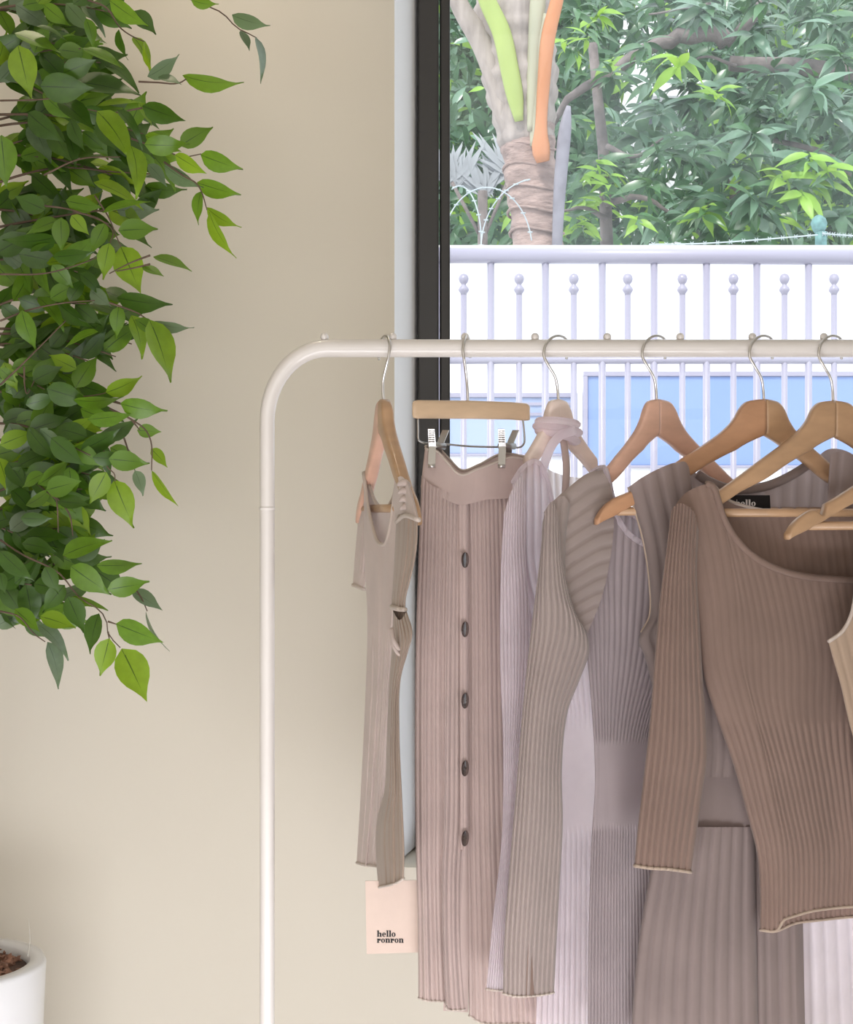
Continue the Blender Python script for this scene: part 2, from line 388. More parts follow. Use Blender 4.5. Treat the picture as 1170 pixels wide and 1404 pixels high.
branch(t1, [(1000, 60, -.2), (990, 48, -.2), (940, 50, -.2), (890, 65, -.2), (830, 105, -.2), (780, 135, -.2), (755, 180, 0)], 10.2, .06, .018, 22)
branch(t1, [(975, 5, -.2), (925, 14, -.2), (890, 20, -.2)], 10.0, .012, .006, 8, .003)
branch(t1, [(1010, 90, 0), (960, 78, 0), (945, 95, 0)], 9.6, .012, .005, 8, .003)
branch(t1, [(1300, 320, 0), (1200, 260, 0), (1130, 210, 0), (1060, 190, 0)], 10.2, .04, .015, 10)
it = []
spots = []
for k in range(78):
    x = rng.uniform(985, 1230); y = rng.uniform(-40, 325)
    spots.append((x, y))
for k in range(30): spots.append((rng.uniform(880, 1000), rng.uniform(110, 320)))
for k in range(10): spots.append((rng.uniform(900, 1000), rng.uniform(-30, 30)))
for x, y in spots:
    D = rng.uniform(9.1, 11.2)
    if 910 < x < 965 and 90 < y < 190: D = 11
    tones = [1, 1, 0, 2] if rng.random() < .72 else [0, 2, 2]
    if rng.random() < .07: tones = [3, 3, 0]
    rosette(P(x, y, D), rng.randint(10, 14), rng.uniform(.2, .3), tones, it, rng)
for x, y in ((1110, 215), (1075, 240), (1135, 235), (1100, 262), (930, 85), (985, 130)):
    rosette(P(x, y, 9.0), 9, .22, [3, 3, 3, 0], it, rng)
add_leaves(t1, it)
# smaller mango tree centre
t2 = thing('mango_tree', 'smaller green mango tree just right of the palm trunk, yellow-green shoots on it', 'tree', (P(835, 0, 10.2).x, 10.2, -.02))
tb = P(835, 0, 10.2)
MB().tube(bumpy([(tb.x, 10.2, -.02), (tb.x+.02, 10.2, 1.6), P(830, 250, 10.2), P(812, 60, 10.2)], 14, .01, rng), [lerp(.07, .03, i/13) for i in range(14)], 10).build('trunk', M['bark'], t2)
branch(t2, [(832, 300, 0), (800, 285, -.1), (770, 290, -.1)], 10.1, .02, .008, 8, .004)
branch(t2, [(830, 280, 0), (880, 270, -.1), (930, 300, -.1)], 10.1, .025, .008, 10, .004)
branch(t2, [(832, 200, 0), (870, 215, -.1), (910, 190, -.1)], 10.1, .02, .006, 10, .004)
it = []
for k in range(30):
    x = rng.uniform(775, 915); y = rng.choice([rng.uniform(215, 330), rng.uniform(-30, 110), rng.uniform(40, 200)])
    if 845 < x and 95 < y < 225: continue
    rosette(P(x, y, rng.uniform(9.4, 11)), rng.randint(8, 12), rng.uniform(.16, .25), [0, 2, 0, 2] if rng.random() < .7 else [0, 3], it, rng)
for x, y in ((818, 228), (800, 250), (835, 245), (825, 270), (775, 60), (805, 45), (790, 300), (800, 310), (875, 300)):
    rosette(P(x, y, 9.3), 8, .15, [3, 3, 0], it, rng)
add_leaves(t2, it)
# dense background greenery
t3 = thing('background_hedge', 'dense dark greenery far behind the mango trees and the palm', 'foliage', (P(900, 0, 13).x, 13, -.02))
it = []
r3 = random.Random(5)
for k in range(5200):
    x = r3.uniform(560, 1260); y = r3.uniform(-60, 350)
    if 858 < x < 950 and 88 < y < 222 and r3.random() < .93: continue
    D = r3.uniform(11.8, 13.6)
    c = P(x, y, D); a = r3.uniform(0, 6.28)
    d = Vector((math.cos(a), r3.uniform(-.5, .5), math.sin(a)*.8-.3)).normalized()*r3.uniform(.14, .26)
    tone = r3.choice([2, 2, 2, 0, 0, 1] if y > 40 or x > 700 else [1, 0, 2])
    if r3.random() < .05+.10*(y > 250): tone = 3
    it.append((mleaf[tone], orient(c, c+d, Vector((r3.uniform(-.5, .5), -.8, r3.uniform(.1, 1)))), d.length))
add_leaves(t3, it, 0, 'leaf_mass')
for px_ in (590, 700, 1010, 1180):
    q = P(px_, 0, 12.8); MB().tube(bumpy([(q.x, 12.8, -.02), (q.x+.1, 12.8, 2), (q.x-.05, 12.8, 4.2)], 10, .02, rng), [lerp(.08, .04, i/9) for i in range(10)], 8).build('stem', M['bark'], t3)
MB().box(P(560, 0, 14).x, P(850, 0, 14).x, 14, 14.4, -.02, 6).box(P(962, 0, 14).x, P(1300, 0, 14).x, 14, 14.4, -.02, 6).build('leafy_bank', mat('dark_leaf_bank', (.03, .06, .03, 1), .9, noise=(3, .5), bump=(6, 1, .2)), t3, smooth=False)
# neighbouring house seen between leaves
h = thing('neighbour_house', 'pale house wall glimpsed through the gap between the mango trees', 'building', (P(905, 0, 16).x, 16, -.02))
a = P(835, 60, 16); c = P(985, 240, 16)
MB().box(a.x, c.x, 16, 16.4, -.02, 6.5).build('wall_face', M['white_wall'], h, smooth=False)
z = P(0, 132, 15.8).z; MB().box(a.x+.3, c.x, 15.7, 16, z-.03, z+.03).build('ledge', M['white_wall'], h, smooth=False, bevel=.01)
w_ = P(895, 165, 16); MB().box(w_.x-.15, w_.x+.15, 15.95, 16, w_.z-.25, w_.z+.2).build('window', mat('far_window', (.2, .22, .25, 1), .3), h, smooth=False)

# palm
yp = 8.7
pm = thing('palm_tree', 'palm trunk with green and orange leaf stalks behind the white wall', 'palm tree', (P(735, 0, yp).x, yp, -.02))
def ring_trunk(pts, name, mt, n=60, amp=.006):
    q = cr([(P(x, y, yp).x, yp, P(x, y, yp).z, r*yp/F) for x, y, r in pts], n)
    rs = []
    for i, p in enumerate(q):
        rs.append(p[3]*(1+.05*math.sin(i*1.9)+.03*math.sin(i*.7+1)))
    MB().tube([Vector(p[:3]) for p in q], rs, 20).build(name, mt, pm)
ring_trunk([(742, 1180, 42), (740, 700, 38), (738, 340, 36), (733, 280, 35), (728, 235, 36), (724, 200, 38), (722, 175, 40)], 'trunk', M['palm_bark'], 90)
ring_trunk([(722, 200, 36), (718, 150, 46), (712, 90, 52), (706, 30, 55), (704, -60, 52)], 'crown_shaft', M['palm_sheath'], 30)
# ridged leaf scars
for y_ in (205, 232, 262, 292, 320):
    q = P(lerp(724, 737, (y_-200)/130), y_, yp); rr = 37*yp/F
    MB().tube([q+Vector((math.cos(a_/20*2*math.pi)*rr, math.sin(a_/20*2*math.pi)*rr, .015*math.sin(a_/20*2*math.pi*2))) for a_ in range(21)], .008, 6, False).build('leaf_scar', M['palm_bark'], pm)
def petiole(pts, mt, D=yp-.2, n=24, label=None, flat=.6):
    q = cr([(x, y, r) for x, y, r in pts], n)
    o = MB().tube([P(p[0], p[1], D+.1*(i/(n-1))) for i, p in enumerate(q)], [p[2]*D/F for p in q], 12, flat=flat, up=(0, 1, 0)).build('leaf_stalk', mt, pm)
    if label: o['label'] = label
petiole([(612, -40, 11), (632, 10, 13), (662, 60, 16), (682, 110, 17), (696, 160, 18), (704, 200, 10)], M['palm_sheath'], yp-.16)
petiole([(655, -40, 9), (668, 0, 12), (688, 45, 13), (698, 90, 13), (706, 130, 12), (712, 166, 6)], M['petiole_green'], yp-.28, label='bright yellow-green leaf stalk')
petiole([(742, -40, 9), (738, 0, 11), (735, 60, 11), (732, 120, 10), (728, 180, 5)], M['petiole_cream'], yp-.26, label='cream green leaf stalk')
petiole([(775, -50, 8), (764, 0, 9), (752, 50, 10), (746, 110, 9), (742, 180, 9), (742, 205, 13), (745, 222, 9)], M['petiole_orange'], yp-.3, label='orange leaf stalk')
petiole([(752, 20, 8), (742, 60, 10), (736, 130, 11), (738, 200, 12)], M['petiole_cream'], yp-.24)
petiole([(780, 145, 3), (776, 170, 8), (770, 230, 9), (766, 290, 8), (764, 345, 7)], M['dry_sheath'], yp-.25, label='dry grey sheath standing upright')
# pale dry fronds left of trunk
pf = mat('dry_frond', (.42, .44, .46, 1), .8, trans=.3)
fl = leaf_mesh('dry_leaflet', pf, .12, .2, .2, 5)
it = []; r4 = random.Random(3)
for bx, by, n_ in ((700, 240, 34), (665, 262, 30), (620, 250, 30)):
    for k in range(n_):
        a = r4.uniform(.75, 2.6); c = P(bx+r4.uniform(-14, 14), by+r4.uniform(-6, 10), 9.6)
        d = Vector((math.cos(a), r4.uniform(-.2, .2), math.sin(a)))*r4.uniform(.16, .34)
        it.append((fl, orient(c, c+d, Vector((0, -1, .3))), d.length))
dfh = thing('dry_palm_shrub', 'pale grey dry fronds left of the palm trunk above the wall', 'shrub', (P(662, 0, 9.6).x, 9.6, -.02))
MB().tube([(P(662, 0, 9.6).x, 9.6, -.02), P(662, 262, 9.6)], .03, 8).build('stem', M['bark'], dfh)
for bx, by in ((700, 240), (620, 250)): MB().tube([P(662, 330, 9.6), P(bx, by, 9.6)], .012, 6).build('stem', M['bark'], dfh)
add_leaves(dfh, it)
for o in dfh.children:
    if o.name.startswith('leaf') and not o.name.startswith('leaf_'): pass
# razor wire loops left
for cx_, cy_, rx, ry, a0, a1, ph, wl in ((668, 345, 62, 88, 200, 350, 0, 'broad pale wire loop arching from the window frame to the palm trunk'), (630, 330, 30, 75, 250, 395, .2, 'narrow pale wire loop beside the black window frame'), (738, 340, 78, 95, 178, 262, .1, 'pale wire curve crossing in front of the palm trunk')):
    pts = []
    for i in range(40):
        a = R(lerp(a0, a1, i/39)); pts.append(P(cx_+rx*math.cos(a), cy_+ry*math.sin(a), 8.06+ph+.03*math.sin(i*.2)))
    b = MB().tube(pts, .0035, 6)
    for i in range(2, 38, 5): b.box(pts[i].x-.012, pts[i].x+.012, pts[i].y-.004, pts[i].y+.004, pts[i].z-.003, pts[i].z+.003)
    tag(b.build('wire_coil', M['wire']), wl, 'wire', 'loops of wire on the wall')
# barbed wire and teal post
pt = thing('fence_post', 'teal post with a rounded knob on the white wall, holding barbed wire', 'post', (P(1125, 0, 8.1).x, 8.1, zb))
q = P(1126, 0, 8.1)
MB().tube([(q.x, 8.1, zb), (q.x, 8.1, P(0, 318, 8.1).z)], .03, 12).build('shaft', M['teal_post'], pt)
MB().lathe((q.x-.01, 8.1, P(0, 308, 8.1).z), [(.02, -.045), (.036, -.02), (.042, .005), (.034, .03), (.016, .045), (.002, .05)], 14).build('knob', M['teal_post'], pt)
def barb(pts, lab):
    q = cr(pts, 40); b = MB().tube(q, .0038, 5)
    for i in range(1, 39, 3):
        c = q[i]; b.tube([c+Vector((-.008, 0, .011)), c+Vector((.008, 0, -.011))], .002, 4); b.tube([c+Vector((.008, 0, .011)), c+Vector((-.008, 0, -.011))], .002, 4)
    tag(b.build('barbed_wire', M['wire']), lab, 'wire')
barb([P(890, 335, 8.1), P(960, 334, 8.1), P(1050, 328, 8.1), P(1122, 322, 8.06)], 'barbed wire strand rising from the wall top to the teal post')
barb([P(1128, 320, 8.06), P(1150, 322, 8.1), P(1230, 326, 8.1)], 'barbed wire strand running right from the teal post')

# ------------------------------------------------------------------ clothes rack
DB = 2.0
rack = thing('clothes_rack', 'white tubular clothes rack with rounded corner in front of the window', 'clothes rack', (P(900, 0, DB).x, DB, 0))
zbar = P(0, 477.5, DB).z
pts = [(P(366.5, 0, DB).x, DB, z_) for z_ in (.03, .4, .7, .9, 1.1)]
for y_ in (700, 640, 600): pts.append(tuple(P(366.5, y_, DB)))
ccx, ccy, rad = 366.5+82, 477.5+100, 0
for i in range(13):
    a = R(180+90*i/12); pts.append(tuple(P(448.5+82*math.cos(a), 577.5+100*math.sin(a), DB)))
nleft = len(pts)
xr_ = P(1560, 0, DB).x
pts += [(x_, DB, zbar) for x_ in (P(470, 0, DB).x, P(700, 0, DB).x, P(1000, 0, DB).x, P(1300, 0, DB).x, P(1480, 0, DB).x)]
rs = [.0092]*8+[lerp(.0092, .0112, i/12) for i in range(13)]+[.0112]*5
for i in range(1, 13):
    a = R(270+90*i/12); pts.append(tuple(P(1480+82*math.cos(a), 577.5+100*math.sin(a), DB))); rs.append(.0105)
pts += [(P(1562, 0, DB).x, DB, .9), (P(1562, 0, DB).x, DB, .03)]; rs += [.0092]*2
MB().tube(pts, rs, 24).build('frame_tube', M['white_metal'], rack)
for px_ in (366.5, 1562):
    x_ = P(px_, 0, DB).x
    q = P(0, 697, DB).z; MB().lathe((x_, DB, q), [(.0094, -.002), (.0099, -.001), (.0099, .001), (.0094, .002)], 24).build('joint_ring', M['white_metal'], rack)
    MB().tube([(x_, DB-.25, .03), (x_, DB+.25, .03)], .011, 14).build('foot', M['white_metal'], rack)
for px_ in (445, 539, 638, 734, 833, 933, 1032, 1130, 1230, 1330, 1430):
    q = P(px_, 462, DB); MB().ball((q.x, DB, q.z), .0052, 14).build('knob', M['white_metal'], rack)

# ------------------------------------------------------------------ hangers
ARM = [(0, 0, 50), (12, 1, 55), (25, 4, 61), (34, 12, 66), (42, 26, 71), (55, 41, 77), (80, 60, 90), (110, 79, 108), (150, 105, 126), (185, 126, 146), (210, 137, 160), (225, 149, 167), (234, 163, 172)]
def arm_rows(apex, dirv, nrm, sx, th, notch=False, cut=999):
    rows = []
    A = [(a, t, b) for a, t, b in ARM if a <= cut]
    q = cr([(a, t, b) for a, t, b in A], 64)
    for k, (a, t, b) in enumerate(q):
        if notch and 184 < a < 199: t += 13*min(1, (a-184)/3)*min(1, (199-a)/9)
        x = a*sx*S; zt = -t*S; zb_ = -max(b, t+3)*S
        c = apex+dirv*x
        h = (zt-zb_); mid = (zt+zb_)/2; row = []
        for j in range(12):   # rounded rectangle section
            ang = 2*math.pi*j/12+math.pi/12
            cs, sn = math.cos(ang), math.sin(ang)
            ex = math.copysign(abs(cs)**.45, cs); ey = math.copysign(abs(sn)**.45, sn)
            row.append(c+nrm*(ex*th/2)+Vector((0, 0, mid+ey*h/2)))
        rows.append(row)
    return rows
def hook(par, ax, pts, D):
    q = cr([tuple(P(ax+dx, y, D+dd)) for dx, y, dd in pts], 40)
    MB().tube(q, .0017, 8).build('hook', M['steel'], par)
HK = [(0, 552, 0), (-1, 535, -.002), (-4, 518, -.008), (-13, 502, -.015), (-20, 488, -.0175), (-18, 474, -.0165), (-9, 463, -.008), (2, 460.5, .003), (11, 466, .013), (13, 480, .0165), (11, 492, .013)]
def hanger(ax, ay, aL, aR, sL, sR, mt, label, bar=True, notch=False, hk=HK, mR=None, th=.013, bardrop=154, cut=999):
    apex = P(ax, ay, DB)
    t = thing('wooden_hanger', label, 'hanger', tuple(apex), 'wooden hangers on the rack')
    for side, a, s, m_ in ((-1, aL, sL, mt), (1, aR, sR, mR or mt)):
        a = R(a); d = Vector((side*math.cos(a), side*math.sin(a), 0)); n = Vector((-math.sin(a), math.cos(a), 0))
        b = MB().grid(arm_rows(apex, d, n, s, th, notch, cut), True)
        m = 12; b.f.append(tuple(range(m))); k = len(b.v)-m; b.f.append(tuple(range(k, k+m)))
        b.build('arm', m_, t)
    if bar:
        dl = Vector((-math.cos(R(aL)), -math.sin(R(aL)), 0)); dr = Vector((math.cos(R(aR)), math.sin(R(aR)), 0))
        p0 = apex+dl*(205*sL*S)+Vector((0, 0, -bardrop*S)); p1 = apex+dr*(205*sR*S)+Vector((0, 0, -bardrop*S))
        MB().tube([p0, p0.lerp(p1, .5), p1], .0052, 12).build('trouser_bar', mR or mt, t)
    hook(t, ax, [(dx, y-(ay-ay), dd) for dx, y, dd in hk], DB)
    return t
h1hook = [(0, 552, 0), (-1, 525, -.004), (3, 505, -.012), (7, 488, -.0175), (9, 474, -.0165), (7, 464, -.009), (3, 460.5, .0), (-2, 465, .011), (-6, 478, .0165), (-7, 488, .0155), (-6, 493, .013)]
hanger(526, 547, -78, -76, .78, .80, M['wood_pink'], 'wooden hanger seen edge-on at the left end, holding the narrow sand top', True, False, h1hook, M['wood'], .0155, 150)  # right arm's shade, away from the light, is put into a darker wood
hanger(764, 547, 36, 30, .5, .58, M['wood_light'], 'pale backlit-toned hanger with a strap wrapped around it, third hook from the left', False, False, [(dx+2, y, dd) for dx, y, dd in HK], None, cut=110)
hanger(901, 547, 30, 35, .62, .92, M['wood_pink'], 'pinkish hanger of the puff-sleeved taupe dress, fourth hook from the left', True, cut=185)
hanger(1048, 547, 20, 30, 1.09, .98, M['wood_red'], 'reddish hanger whose bare tip pokes out left of the ribbed sleeveless dress', True, False, HK, M['wood'], .013)  # arm tones differ: shading across the crease is put into the wood
hanger(1143, 549, 25, 20, 1.04, 1.0, M['wood'], 'beech hanger of the cocoa long-sleeved top, its long left arm bare', True)
hanger(1311, 566, 25, 20, 1.22, 1.0, M['wood'], 'notched beech hanger cut by the right edge of the picture', True, True, HK, None, .013)

# ---- clip hanger
def kD2(px): return DB+.0004*(px-645)
ch = thing('clip_hanger', 'pale wooden bar hanger with two metal clips holding the buttoned skirt', 'hanger', tuple(P(643, 548, DB)))
rows = []
for x_, yt, yb_, e in ((565.5, 553, 569, .6), (567, 550, 573, .9), (572, 548.5, 574, 1), (645, 549, 574.5, 1), (700, 551, 575.5, 1), (712, 552, 576.5, 1), (722, 553, 577, 1), (725.5, 555, 576.5, .9), (727, 558, 575, .6)):
    D = kD2(x_)+(.004 if x_ > 705 else 0); row = []
    for j in range(16):
        a = 2*math.pi*j/16+math.pi/16; cs, sn = math.cos(a), math.sin(a)
        ex = math.copysign(abs(cs)**.4, cs); ey = math.copysign(abs(sn)**.4, sn)
        row.append(P(x_, (yt+yb_)/2-ey*(yb_-yt)/2, D+ex*.0065*e))
    rows.append(row)
b = MB().grid(rows, True); b.f.append(tuple(range(16))); k = len(b.v)-16; b.f.append(tuple(range(k, k+16)))
b.build('wooden_bar', M['wood_pale'], ch)
hook(ch, 640, [(2, 552, 0), (1, 530, -.002), (-1, 510, -.008), (-3, 495, -.015), (-5, 482, -.0175), (-4, 470, -.015), (-2, 462, -.007), (1, 460.5, .003), (4, 467, .013), (5, 480, .0165), (5, 490, .013)], DB)
MB().tube(cr([tuple(P(x_, y_, kD2(x_))) for x_, y_ in ((573, 572), (573.5, 590), (574.5, 604), (580, 607), (600, 608), (645, 612), (700, 613), (714, 613), (719, 608), (719.5, 600), (717, 572))], 60), .0013, 8).build('wire', M['dark_steel'], ch)
for cx_, s_ in ((592, 1), (688, 1.04)):
    D = kD2(cx_); cl = MB()
    a = P(cx_-5, 588, D-.021); c = P(cx_+5, 640, D-.021)
    cl.v += [tuple(P(cx_-5, 588, D-.020)), tuple(P(cx_+4, 588, D-.020)), tuple(P(cx_+6, 612, D-.011)), tuple(P(cx_-4, 612, D-.011)), tuple(P(cx_+5, 640, D-.0205)), tuple(P(cx_-5, 640, D-.0205))]
    cl.f += [(0, 1, 2, 3), (3, 2, 4, 5)]
    o = cl.build('clip', M['dark_steel'], ch, smooth=False, solid=.0016)
    bk = MB(); bk.v = [tuple(P(cx_+15, 590, D+.014)), tuple(P(cx_+24, 590, D+.012)), tuple(P(cx_+15, 612, D+.004)), tuple(P(cx_+5, 612, D+.006)), tuple(P(cx_+12, 640, D+.016)), tuple(P(cx_+4, 640, D+.016))]
    bk.f = [(0, 1, 2, 3), (3, 2, 4, 5)]
    bk.build('back_jaw', M['dark_steel'], o, smooth=False, solid=.0016)
    MB().tube([P(cx_-3, 611, D-.008), P(cx_+18, 612, D+.004)], .0042, 12).build('spring', M['dark_steel'], o)
    g_ = MB()
    for y_ in range(591, 607, 3): g_.tube([P(cx_-4, y_, D-.0205+(y_-588)*.0003), P(cx_+4, y_, D-.0205+(y_-588)*.0003)], .0007, 5)
    g_.build('grip_ridges', M['steel'], o)
    MB().tube([P(cx_-5, 639, D-.021), P(cx_+5, 639, D-.021)], .0022, 8).build('rubber_pad', M['steel'], o)

# ------------------------------------------------------------------ garments
def Dfun(ax, aL, aR):
    kl = math.tan(R(aL))*S; kr = math.tan(R(aR))*S
    return lambda x: DB-kl*(ax-x) if x < ax else DB+kr*(x-ax)
def shell(name, par, mt, D, top, bottom, left, right, topb=None, botb=None, n=16, amp=.0016, thick=.014, smooth=(), folds=(), shift=0, nv=60, per=6, front=True, back=True, pw=2.4, foldv=.5, ribw=.48, solid=0, kmin=0):
    """fabric tube: front sheet and back sheet between shared side edges, with raised ribs and soft folds"""
    ncol = max(int(n*per), 12)
    def edge(pts, m, byx=False):
        if not byx or any(b_[0] <= a_[0] for a_, b_ in zip(pts, pts[1:])): return cr([(p[0], p[1], 0) for p in pts], m)
        q = cr([(p[0], p[1], 0) for p in pts], 400)
        for k in range(1, 400): q[k].x = max(q[k].x, q[k-1].x+1e-4)
        out = []; k = 0
        for i in range(m):
            x = lerp(q[0].x, q[-1].x, i/(m-1))
            while k < 398 and q[k+1].x < x: k += 1
            t = min(1, max(0, (x-q[k].x)/(q[k+1].x-q[k].x))); out.append(q[k].lerp(q[k+1], t))
        return out
    Tf = edge(top, ncol+1, True); Bf = edge(bottom, ncol+1, True)
    Tb = edge(topb or top, ncol+1, True); Bb = edge(botb or bottom, ncol+1, True)
    def side(a, mids, c): return edge([a]+list(mids)+[c], nv+1)
    Lf = side(top[0], left, bottom[0]); Rf = side(top[-1], right, bottom[-1])
    Lb = side((topb or top)[0], left, (botb or bottom)[0]); Rb = side((topb or top)[-1], right, (botb or bottom)[-1])
    def sheet_pt(i, j, fr):
        u = i/ncol; v = j/nv
        T, B, L_, R_ = (Tf, Bf, Lf, Rf) if fr else (Tb, Bb, Lb, Rb)
        p = T[i]*(1-v)+B[i]*v+L_[j]*(1-u)+R_[j]*u-(T[0]*(1-u)*(1-v)+T[-1]*u*(1-v)+B[0]*(1-u)*v+B[-1]*u*v)
        bulge = thick*(max(0, 1-abs(2*u-1)**pw))**.6
        g = abs(math.sin(math.pi*n*u))**ribw
        k = 1.0
        for y0, y1, w in smooth: k *= 1-sm(y0-w, y0, p.y)*(1-sm(y1, y1+w, p.y))
        k = max(k, kmin); d = bulge+amp*1.9*(g*k+(1-k)*.9)
        e = min(1, u*12, (1-u)*12)
        fv = lerp(foldv, 1, sm(0, 1, v))
        fo = 0
        for fa, ff, fp in folds: fo += fa*math.sin(2*math.pi*ff*u+fp+.5*v)*fv
        base = D(p.x)+shift
        return P(p.x, p.y, base+(-(d) if fr else d)+fo*(.25+.75*e))
    rows = []
    for j in range(nv+1):
        r = []
        if front: r += [sheet_pt(i, j, True) for i in range(ncol+1)]
        if back:
            r2 = [sheet_pt(i, j, False) for i in range(ncol, -1, -1)]
            r += r2[1:-1] if front else r2
        rows.append(r)
    o = MB().grid(rows, front and back).build(name, mt, par, solid=solid)
    return o, sheet_pt, ncol, nv
def trim(name, par, mt, sh, where='top', fr=True, r=.0018, a=0, b_=1, dy=0, label=None):
    o, sp, nc, nv = sh
    i0, i1 = int(a*nc), int(b_*nc); st = max(1, (i1-i0)//70)
    if where in ('top', 'bottom'): q = [sp(i, 0 if where == 'top' else nv, fr) for i in range(i0, i1+1, st)]
    else: q = [sp(0 if where == 'left' else nc, j, fr) for j in range(int(a*nv), int(b_*nv)+1)]
    if where in ('top', 'bottom'):      # smooth out ribs
        q = [(q[max(k-1, 0)]+q[k]*2+q[min(k+1, len(q)-1)])/4 for k in range(len(q))]
    t = MB().tube(q, r, 7).build(name, mt, par)
    if label: t['label'] = label
    return t

# --- 1 narrow sand top seen from the side
D1 = Dfun(527, -74, -72)
D1b = lambda x: 2.0-.0034*(x-527)
g1 = thing('knit_blouse', 'narrow sand-coloured knit top seen from the side, leftmost on the rack', 'top', tuple(P(526, 560, DB)))
s = shell('body', g1, M['knit_sand'], D1b, [(499, 646), (504, 690), (511, 722), (520, 745), (527, 747), (534, 728), (540, 690), (545, 660), (549, 655)],
      [(489, 1183), (500, 1186), (510, 1187), (521, 1188)], [(500, 760), (504, 850), (500, 980), (494, 1100)], [(547, 760), (540, 870), (533, 1000), (528, 1100)],
      topb=[(499, 646), (507, 668), (516, 690), (527, 700), (538, 686), (545, 664), (549, 655)], n=9, amp=.002, thick=.02, smooth=[(600, 850, 40)], folds=[(.004, 2.2, 0), (.003, 4, 1)])
trim('neckband', g1, M['edge_light'], s, 'top', True, .0026); trim('neckband', g1, M['edge_light'], s, 'top', False, .0026); trim('hem', g1, M['edge_light'], s, 'bottom')
s = shell('sleeve', g1, M['knit_sand'], D1b, [(499, 655), (505, 672)], [(484, 802), (500, 808)], [(493, 700), (487, 760)], [(506, 730), (504, 780)], n=4, amp=.0018, thick=.02, folds=[(.003, 1.5, 0)], shift=.05, smooth=[(790, 830, 6)])
trim('cuff', g1, M['edge_light'], s, 'bottom', True, .0025); trim('cuff', g1, M['edge_light'], s, 'bottom', False, .0018)
s = shell('shoulder_ruffle', g1, M['knit_sand'], D1b, [(541, 657), (550, 653), (561, 662)], [(544, 716), (556, 707), (575, 713)], [(539, 690)], [(568, 685)], n=4, amp=.001, thick=.02, folds=[(.003, 1, 0)], shift=-.03, nv=30)
trim('ruffle_edge', g1, M['edge_light'], s, 'bottom', True, .003)
for k_, y_ in enumerate((664, 675, 686, 697)):
    MB().tube(cr([tuple(P(546+k_*1.2+dx, y_+dy, D1b(556)-.052+abs(dx-9)*.0009)) for dx, dy in ((0, 1), (5, -2), (10, -2), (16+k_, 3))], 14), [.002+.0022*math.sin(math.pi*i/13) for i in range(14)], 8).build('shoulder_pleat', M['knit_sand'], g1)
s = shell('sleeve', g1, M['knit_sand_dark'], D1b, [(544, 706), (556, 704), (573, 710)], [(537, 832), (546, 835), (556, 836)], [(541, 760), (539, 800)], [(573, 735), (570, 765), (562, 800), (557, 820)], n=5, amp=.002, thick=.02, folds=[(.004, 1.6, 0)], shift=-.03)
trim('cuff', g1, M['edge_light'], s, 'bottom', True, .003)
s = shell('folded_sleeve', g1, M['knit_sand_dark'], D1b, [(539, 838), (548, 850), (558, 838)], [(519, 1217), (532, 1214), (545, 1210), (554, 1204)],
      [(538, 880), (534, 930), (530, 1020), (527, 1085), (517, 1125), (515, 1160)], [(566, 868), (560, 893), (550, 930), (548, 1000), (552, 1100), (555, 1180)],
      topb=[(539, 838), (548, 828), (558, 838)], n=6, amp=.0022, thick=.018, folds=[(.005, 1.3, 1), (.002, 3, 0)], shift=-.035, nv=80)
trim('cuff', g1, M['edge_light'], s, 'bottom', True, .0016)
for y0, y1, r_ in ((880, 893, .0028), (888, 901, .0024)):
    MB().tube(cr([tuple(P(537, y0-18, D1b(545)-.055)), tuple(P(541, y0, D1b(545)-.066)), tuple(P(549, y1-3, D1b(545)-.068)), tuple(P(558, y0+2, D1b(550)-.055))], 16), r_, 8).build('sleeve_fold', M['knit_sand'], g1)

# paper tag
tg = thing('swing_tag', 'blush square card tag printed with black lettering, hanging below the sand top', 'tag', tuple(P(535, 1207, 1.985)))
b = MB(); D = 1.985
q = [P(501, 1208, D), P(572, 1207, D), P(573.5, 1306, D), P(503, 1308, D)]
b.v = [tuple(v+Vector((0, dy, 0))) for dy in (0, .0012) for v in q]; b.f = [(0, 1, 2, 3), (7, 6, 5, 4), (0, 4, 5, 1), (1, 5, 6, 2), (2, 6, 7, 3), (3, 7, 4, 0)]
b.build('card', M['card'], tg, smooth=False)
MB().tube(cr([tuple(P(536, 1212, D-.001)), tuple(P(537, 1195, D+.01)), tuple(P(536, 1170, D-.02))], 12), .0006, 6).build('string', M['edge_light'], tg)
def text(body, par, mt, px, py, D, size, name='lettering', sx=1, off=.0004, space=1, roll=0):
    cu = bpy.data.curves.new(name, 'FONT'); cu.body = body; cu.size = size; cu.offset = off; cu.extrude = .0003; cu.space_line = .72; cu.space_character = space
    ob = bpy.data.objects.new(name, cu); COL.objects.link(ob)
    dg = bpy.context.evaluated_depsgraph_get(); me = bpy.data.meshes.new_from_object(ob.evaluated_get(dg)); bpy.data.objects.remove(ob)
    me.materials.clear(); me.materials.append(mt)
    o = bpy.data.objects.new(name, me); COL.objects.link(o)
    p = P(px, py, D); o.parent = par; o.matrix_parent_inverse = Matrix.Translation(-parent_world(par))
    o.location = p; o.rotation_euler = (math.pi/2, 0, roll); o.scale = (sx, 1, 1)
    return o
